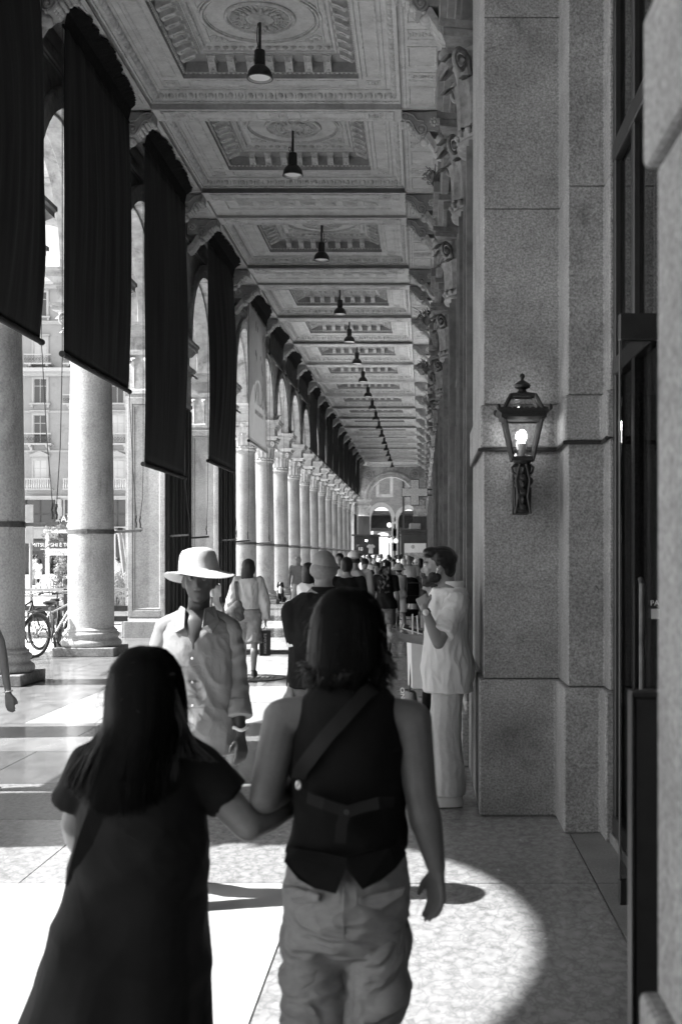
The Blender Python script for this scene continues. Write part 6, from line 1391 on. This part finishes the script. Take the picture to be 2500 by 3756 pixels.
ob('collar', MB().loft([(0,-.02,1.4,.085,.085),(0,-.025,1.445,.078,.08),(0,-.03,1.46,.072,.074)], 26), m_linen, f.root, smooth=60)
f.pants(m_beige, 1.0, .024, .035, [(.006, 10, 10, 2, .3, 0, 2), (.003, 20, 20, 7, -.5, 0, 2)]).shoes(m_white)
hm = MB(); c = f.hc; k = 1.69/1.7; rt = Matrix.Rotation(f.hyaw,3,'Z')
for x, y, z, r in ((0,-.026,.05,(.085,.1,.085)),(0,-.062,.0,(.076,.056,.085)),(0,.045,.088,(.068,.06,.04)),(-.07,-.02,.035,(.018,.05,.05)),(.07,-.02,.035,(.018,.05,.05)),(0,.07,.085,(.055,.03,.028))): hm.ball(c+rt @ Vector((x,y,z)), r, 16, 10)
blob('hair', hm, m_hairb, f.root, .006, 2, [(.003,40,10,40,.3,0,2)])
bd = MB()
for x, y, z, r in ((0,.062,-.092,(.05,.05,.036)),(-.05,.03,-.07,(.022,.045,.04)),(.05,.03,-.07,(.022,.045,.04)),(0,.093,-.052,(.026,.012,.006)),(0,.075,-.115,(.035,.035,.022))): bd.ball(c+rt @ Vector((x,y,z)), r, 14, 10)
blob('beard', bd, m_hairbr, f.root, .006, 2, [(.004,50,50,50,.3,0,2)])
ob('earbud', MB().ball(c+rt @ Vector((-.084,.012,-.018)), .008, 8, 6).tube([c+rt @ Vector((-.084,.014,-.02)), c+rt @ Vector((-.082,.022,-.045))], .004, 6), m_white, f.root, smooth=60)
d = (f.j['wrl']-f.j['ell']).normalized(); a = f.j['wrl']-d*.02; wm = MB(); wm.cone(a-d*.012, .033, a+d*.012, .032, 18, True, True)
wt = ob('watch', wm, m_leather, f.root, smooth=40); ob('dial', MB().ball(a+Vector((-.034,.0,.0)), (.006,.022,.022), 14, 10), m_reflector, wt, smooth=60)
# ------------------------------------------------------------------ 8. companion half hidden behind him, holding a phone
D8 = 8.75
f = Fig('companion half hidden behind the bearded man, looking down at a phone', P(1005,1,D8).x, D8, 1.6, R(80), .95, m_skin, .009, female=True)
B = Vector((f.root.location.x, D8, 0)); ry = R(80)
def L8(xd, vd, D=D8): p = P(xd, vd, D)-B; return Matrix.Rotation(-ry, 3, 'Z') @ p
f.hc = L8(1000,1335,8.8); f.hyaw = R(0); f.hpitch = R(-25)
f.j['ell'] = L8(995,1490,8.6); f.j['wrl'] = L8(972,1452,8.55); f.j['elr'] = L8(1000,1480,8.95); f.j['wrr'] = L8(974,1462,8.75); f.hd['l'] = L8(945,1440,8.55)-f.j['wrl']; f.hd['r'] = L8(946,1462,8.7)-f.j['wrr']; f.hn['l'] = Vector((0,0,1)); f.hn['r'] = Vector((0,0,-1)); f.hcurl = .6
f.body().top(m_midt, .5, .5, .014, 0, None).pants(m_blackc, 1.0, .014, .02).shoes(m_leather).hair('long', m_hairbr)
ph = thing('phone', 'pale smartphone held out beside the man in white', 'phone', tuple(P(950,1448,8.52)), 0); ob('case', MB().box(-.075,.075,-.035,.035,-.004,.004), m_white, ph, rot=(R(25),R(16),0), bevel=.004); ob('screen', MB().box(-.07,.07,-.031,.031,.0042,.0052), m_pane, ph, rot=(R(25),R(16),0))
pb_ = thing('paper_bag', 'white paper carrier bag hanging beside the man in white', 'bag', (P(955,1,8.4).x, 8.4, .72)); ob('sack', MB().taper(0,0,0,.035,.12,.33,.045,.12), m_white, pb_, rotz=R(8)); ob('handle', MB().tube([(-.02,-.04,.33),(-.02,0,.5),(-.02,.04,.33)], .005, 5).tube([(.02,-.04,.33),(.01,0,.49),(.02,.04,.33)], .005, 5), m_white, pb_)
hb = thing('handbag', 'dark quilted handbag with pale lettering beside the paper bag', 'bag', (P(942,1,8.45).x, 8.42, .42)); ob('sack', MB().loft([(0,0,0,.02,.1),(0,0,.03,.045,.14),(0,0,.2,.045,.14),(0,0,.27,.03,.12)], 20), m_leather, hb, smooth=60, rotz=R(15)); text('MOSCHINO', .05, m_white, hb, (-.02,-.13,.04), (R(90),R(-95),R(-40)), ext=.001); ob('strap', MB().tube([(0,-.08,.26),(.01,-.04,.5),(.02,0,.62),(.01,.05,.5),(0,.08,.26)], .006, 5), m_leather, hb)
# ------------------------------------------------------------------ the crowd further on
G = 'people in the crowd along the portico'
def crowd(label, xd, D, h, topm, hairk, hairm, yaw=0, sleeve=.4, bot=None, blen=1.0, skin=m_skin, fem=False, wid=1.0, stride=.1, group=G, pitch=0, seed=0):
    f = Fig(label, P(xd,1,D).x, D, h, yaw, wid, skin, .013 if D < 22 else (.018 if D < 35 else .026), group, fem, stride)
    f.hpitch = pitch; f.body(detail=True, hands=D < 40).top(topm, .5, sleeve, .016, .012, [(.01,8,8,4,.4,0,2)] if D < 35 else None)
    f.pants(bot or m_denim, blen, .014, .01).shoes(m_leather).hair(hairk, hairm, seed); return f
f = crowd('man in a plain black shirt with short black hair behind the bald man', 797, 15.3, 1.62, m_blackc, 'short', m_hairb, R(-4), .5)
f = crowd('man in a pale baseball cap and light striped shirt', 815, 17.2, 1.7, m_stripew, 'capback', m_hairbr, R(8), .6)
f = crowd('older man in a tight grey T-shirt walking beside the pale columns', 686, 33, 1.63, m_greyt, 'crop', m_hairg, R(-6), .35, m_short, .6)
f = crowd('woman with a dark ponytail and bare shoulders left of the bald man', 709, 15, 1.55, m_whitet, 'long', m_hairb, R(5), .0, m_midt, .9, m_skin, True)
f = crowd('woman with long dark curls in a black T-shirt and denim shorts', 886, 19.6, 1.57, m_blackc, 'long', m_hairbr, R(-8), .4, m_denim, .36, m_skin, True)
cm_ = MB(); r_ = random.Random(4)
for _ in range(70): cm_.ball(f.hc+Vector((r_.uniform(-.1,.1), -.1+r_.uniform(-.04,.03), r_.uniform(-.42,.0))), r_.uniform(.018,.034), 6, 4)
blob('curls', cm_, m_hairbr, f.root, .014, 1); ob('hair_clip', MB().box(-.01,.01,-.14,-.12,f.hc.z+.02,f.hc.z+.07), m_white, f.root)
f = crowd('balding bearded man in a white T-shirt behind the pushchair', 941, 31, 1.66, m_whitet, 'bald', m_hairb, PI+.2, .4, m_beige, 1.0, m_skin2, pitch=R(-22)); f.j
f = crowd('woman in a sun hat and pale vest left of the pushchair', 917, 26.5, 1.46, m_whitet, 'bucket', m_hairbr, R(20), .0, m_whitet, .5, m_skin, True)
f = crowd('woman in dark sunglasses beside the curly-haired woman', 868, 23, 1.52, m_midt, 'bob', m_hairbr, PI-.3, .4, m_midt, .8, m_skin, True)
ob('sunglasses', MB().box(-.06,.06,.09,.1,f.hc.z-.012,f.hc.z+.018), m_black, f.root, bevel=.006)
f = crowd('man with short curly dark hair in a dark T-shirt, head bowed', 838, 27, 1.56, m_navy, 'curly', m_hairbr, PI+.4, .4, m_beige, .6, pitch=R(-18))
f = crowd('bearded dark-haired man facing this way beyond the bald man', 781, 24, 1.7, m_blackc, 'short', m_hairb, PI-.2, .5)
f = crowd('blonde woman in a white top between the bald man and the capped man', 768, 21, 1.52, m_whitet, 'long', m_hairbl, R(5), .3, m_midt, .8, m_skin, True)
f = crowd('man in an open white shirt facing this way beside the capped man', 850, 36, 1.66, m_whitet, 'short', m_hairbr, PI, .5, m_beige)
specs = [('man in white T-shirt with shaved head beneath the street lamp', 894, 52, 1.72, m_whitet, 'crop', m_hairbr, 0, m_skin2),
 ('grey-haired woman in a pale shirt in mid crowd', 872, 44, 1.56, m_greyt, 'grey_bob', m_hairg, .1, m_skin), ('blonde woman in a dark top in mid crowd', 884, 40, 1.57, m_midt, 'bob', m_hairbl, -.1, m_skin),
 ('dark-haired woman in a white dress facing the viewer in mid crowd', 904, 38, 1.56, m_whitet, 'bob', m_hairb, PI, m_skin), ('man with a dark crop in a white T-shirt right of the lamp post', 918, 55, 1.7, m_whitet, 'short', m_hairb, .2, m_skin2),
 ('person in a white baseball cap by the kiosk poster', 957, 36, 1.55, m_greyt, 'cap', m_hairbr, PI+.5, m_skin), ('dark-haired person by the wall just behind the bearded man', 967, 34, 1.58, m_midt, 'bob', m_hairb, .1, m_skin),
 ('tall man with brown hair left of the lamp post', 862, 58, 1.75, m_midt, 'short', m_hairbr, 0, m_skin), ('woman in grey with fair hair among the far crowd', 880, 62, 1.62, m_greyt, 'bob', m_hairbl, 0, m_skin),
 ('man in a white shirt under the far arch, left', 846, 66, 1.72, m_whitet, 'short', m_hairb, 0, m_skin2), ('man in grey under the far arch, centre', 870, 72, 1.74, m_greyt, 'short', m_hairbr, PI, m_skin),
 ('woman in black under the far arch', 898, 70, 1.62, m_blackc, 'long', m_hairb, 0, m_skin), ('man in white under the far arch, right', 912, 74, 1.74, m_whitet, 'short', m_hairbr, PI, m_skin),
 ('person in a dark top near the kiosk corner', 930, 60, 1.66, m_navy, 'short', m_hairb, .1, m_skin2), ('woman in a pale top near the souvenir stall', 832, 60, 1.6, m_whitet, 'bob', m_hairbr, 0, m_skin),
 ('man in a dark shirt near the souvenir stall', 822, 70, 1.74, m_blackc, 'short', m_hairb, 0, m_skin), ('fair-haired woman in white before the kiosk', 926, 45, 1.54, m_whitet, 'bob', m_hairbl, .2, m_skin),
 ('man in sunglasses with dark hair in the middle of the crowd', 908, 46, 1.66, m_navy, 'short', m_hairb, PI, m_skin)]
specs += [('woman in a white T-shirt with fair hair left of the pushchair man', 929, 40, 1.55, m_whitet, 'long', m_hairbl, .1, m_skin), ('man in pale grey with a cap beneath the far arch', 858, 50, 1.68, m_greyt, 'cap', m_hairbr, PI, m_skin),
 ('woman with dark bun-length hair in a striped top, mid crowd', 893, 34, 1.5, m_stripew, 'bob', m_hairbr, PI+.3, m_skin), ('tall man in white with brown hair, mid crowd', 876, 54, 1.76, m_whitet, 'short', m_hairbr, .1, m_skin),
 ('grey-haired man in a white shirt near the kiosk', 936, 52, 1.7, m_whitet, 'crop', m_hairg, .2, m_skin), ('woman in a black dress with fair hair, mid crowd', 860, 42, 1.56, m_blackc, 'long', m_hairbl, 0, m_skin),
 ('woman in a sun hat under the far arch', 888, 76, 1.66, m_whitet, 'bucket', m_hairbr, 0, m_skin), ('man in dark blue beside the souvenir stall', 838, 76, 1.76, m_navy, 'short', m_hairbr, PI, m_skin2),
 ('person in pale grey with dark hair beside the kiosk poster', 948, 48, 1.62, m_greyt, 'short', m_hairb, PI, m_skin2), ('curly-haired man in white, right of the lamp post', 922, 66, 1.74, m_whitet, 'curly', m_hairbr, .2, m_skin)]
for i, (lab, xd, D, h, tm, hk, hm_, yw, sk) in enumerate(specs):
    f = crowd(lab, xd, D, h, tm, hk, hm_, yw, .4, [m_denim, m_beige, m_midt][i % 3], [1.0, .45, 1.0][i % 3], sk, 'woman' in lab)
    if 'sunglasses' in lab: ob('sunglasses', MB().box(-.06,.06,.09,.1,f.hc.z-.012,f.hc.z+.02), m_black, f.root)
G2 = 'people out on the square'
crowd('woman in a short white dress with a ponytail out on the square', TX(141,62)*F/62+971, 62, 1.5, m_whitet, 'ponytail', m_hairbr, .5, .4, m_whitet, .36, m_skin, True, group=G2)
crowd('man in grey standing behind the woman in white on the square', TX(124,68)*F/68+971, 68, 1.72, m_greyt, 'short', m_hairb, -.4, .4, m_midt, 1, m_skin2, group=G2)
crowd('man in black further back on the square', TX(136,72)*F/72+971, 72, 1.74, m_blackc, 'short', m_hairb, .2, .4, m_blackc, 1, m_skin2, group=G2)
crowd('woman in a white skirt behind the pergola', TX(192,58)*F/58+971, 58, 1.6, m_blackc, 'long', m_hairb, .1, .3, m_whitet, .45, m_skin, True, group=G2)
crowd('man in white right of the sunlit column out on the square', TX(432,50)*F/50+971, 50, 1.6, m_whitet, 'short', m_hairb, 1.4, .5, m_beige, 1, m_skin, group=G2)
crowd('fair-haired person seated height among the planter shrubs', TX(223,55)*F/55+971, 55, 1.55, m_greyt, 'bob', m_hairbl, .6, .5, m_midt, 1, m_skin, True, group=G2)
crowd('woman partly hidden behind the man in the hat, holding a phone', 492, 21, 1.36, m_whitet, 'bob', m_hairbr, 1.2, .4, m_midt, 1, m_skin, True, group=G2)
# ------------------------------------------------------------------ pushchair and dog
pc = thing('pushchair', 'black pushchair with a tall hood facing the crowd', 'pushchair', (P(942,1,29).x, 29, 0))
hd_ = MB(); hd_.loft([(0,-.05,.5,.2,.1),(0,-.05,.62,.22,.13),(0,-.02,.85,.23,.16),(0,.03,1.0,.22,.2),(0,.08,1.1,.16,.15),(0,.1,1.13,.06,.06)], 22); ob('hood', hd_, m_blackc, pc, smooth=50); ob('hood_seam', MB().box(-.225,.225,-.2,-.19,.69,.7), m_leather, pc)
ob('basket', MB().loft([(0,0,.2,.16,.18),(0,0,.23,.2,.22),(0,0,.36,.22,.24)], 18), m_blackc, pc, smooth=50)
for s in (-1, 1):
    ob('frame_tube', MB().tube([(s*.25,-.3,.95),(s*.25,-.2,.55),(s*.26,.3,.12)],.014,6).tube([(s*.25,-.15,.6),(s*.27,-.32,.14)],.014,6), m_steel, pc)
    for y_ in (-.32, .3):
        wl = ob('wheel', MB().tube([(s*.28, y_+.11*math.cos(a*PI/10), .13+.11*math.sin(a*PI/10)) for a in range(20)], .024, 8, True), m_black, pc, smooth=60); ob('hub', MB().tube([(s*.25,y_,.13),(s*.31,y_,.13)], .04, 10), m_iron, wl)
ob('handlebar', MB().tube([(-.25,-.3,.95),(-.24,-.34,1.0),(.24,-.34,1.0),(.25,-.3,.95)],.018,8), m_leather, pc); ob('axle', MB().tube([(-.28,-.32,.13),(.28,-.32,.13)],.012,6), m_iron, pc)
dog = thing('dog', 'black and white long-eared dog sitting between the pale columns', 'dog', (-5.0, 42.9, 0))
m = MB(); m.cone((0,.12,.2),(.13,.14),(0,0,.42),(.11,.13)); m.cone((0,0,.42),(.1,.12),(0,-.06,.58),(.065,.07)); m.ball((0,-.1,.66),(.075,.09,.075)); m.cone((0,-.15,.64),.04,(0,-.24,.62),.026); m.ball((0,.2,.14),(.17,.18,.13))
for s in (-1, 1): m.cone((s*.07,-.04,.36),.045,(s*.07,-.07,.05),.03); m.ball((s*.07,-.11,.03),(.035,.06,.028)); m.cone((s*.13,.14,.12),.07,(s*.13,-.02,.04),.04)
m.cone((0,.3,.1),.035,(.15,.5,.06),.02); blob('body', m, m_hairb, dog, .016, 3)
e_ = MB()
for s in (-1, 1): e_.cone((s*.07,-.08,.71),.03,(s*.1,-.09,.55),.04)
blob('ears', e_, m_hairb, dog, .014, 2); w_ = MB(); w_.ball((0,-.2,.62),(.034,.06,.03)); w_.cone((0,-.1,.52),.06,(0,-.12,.36),.05); w_.ball((0,-.17,.69),(.014,.03,.04)); blob('white_markings', w_, m_white, dog, .012, 2); ob('nose', MB().ball((0,-.262,.625),.014,8,6), m_black, dog)
finish()
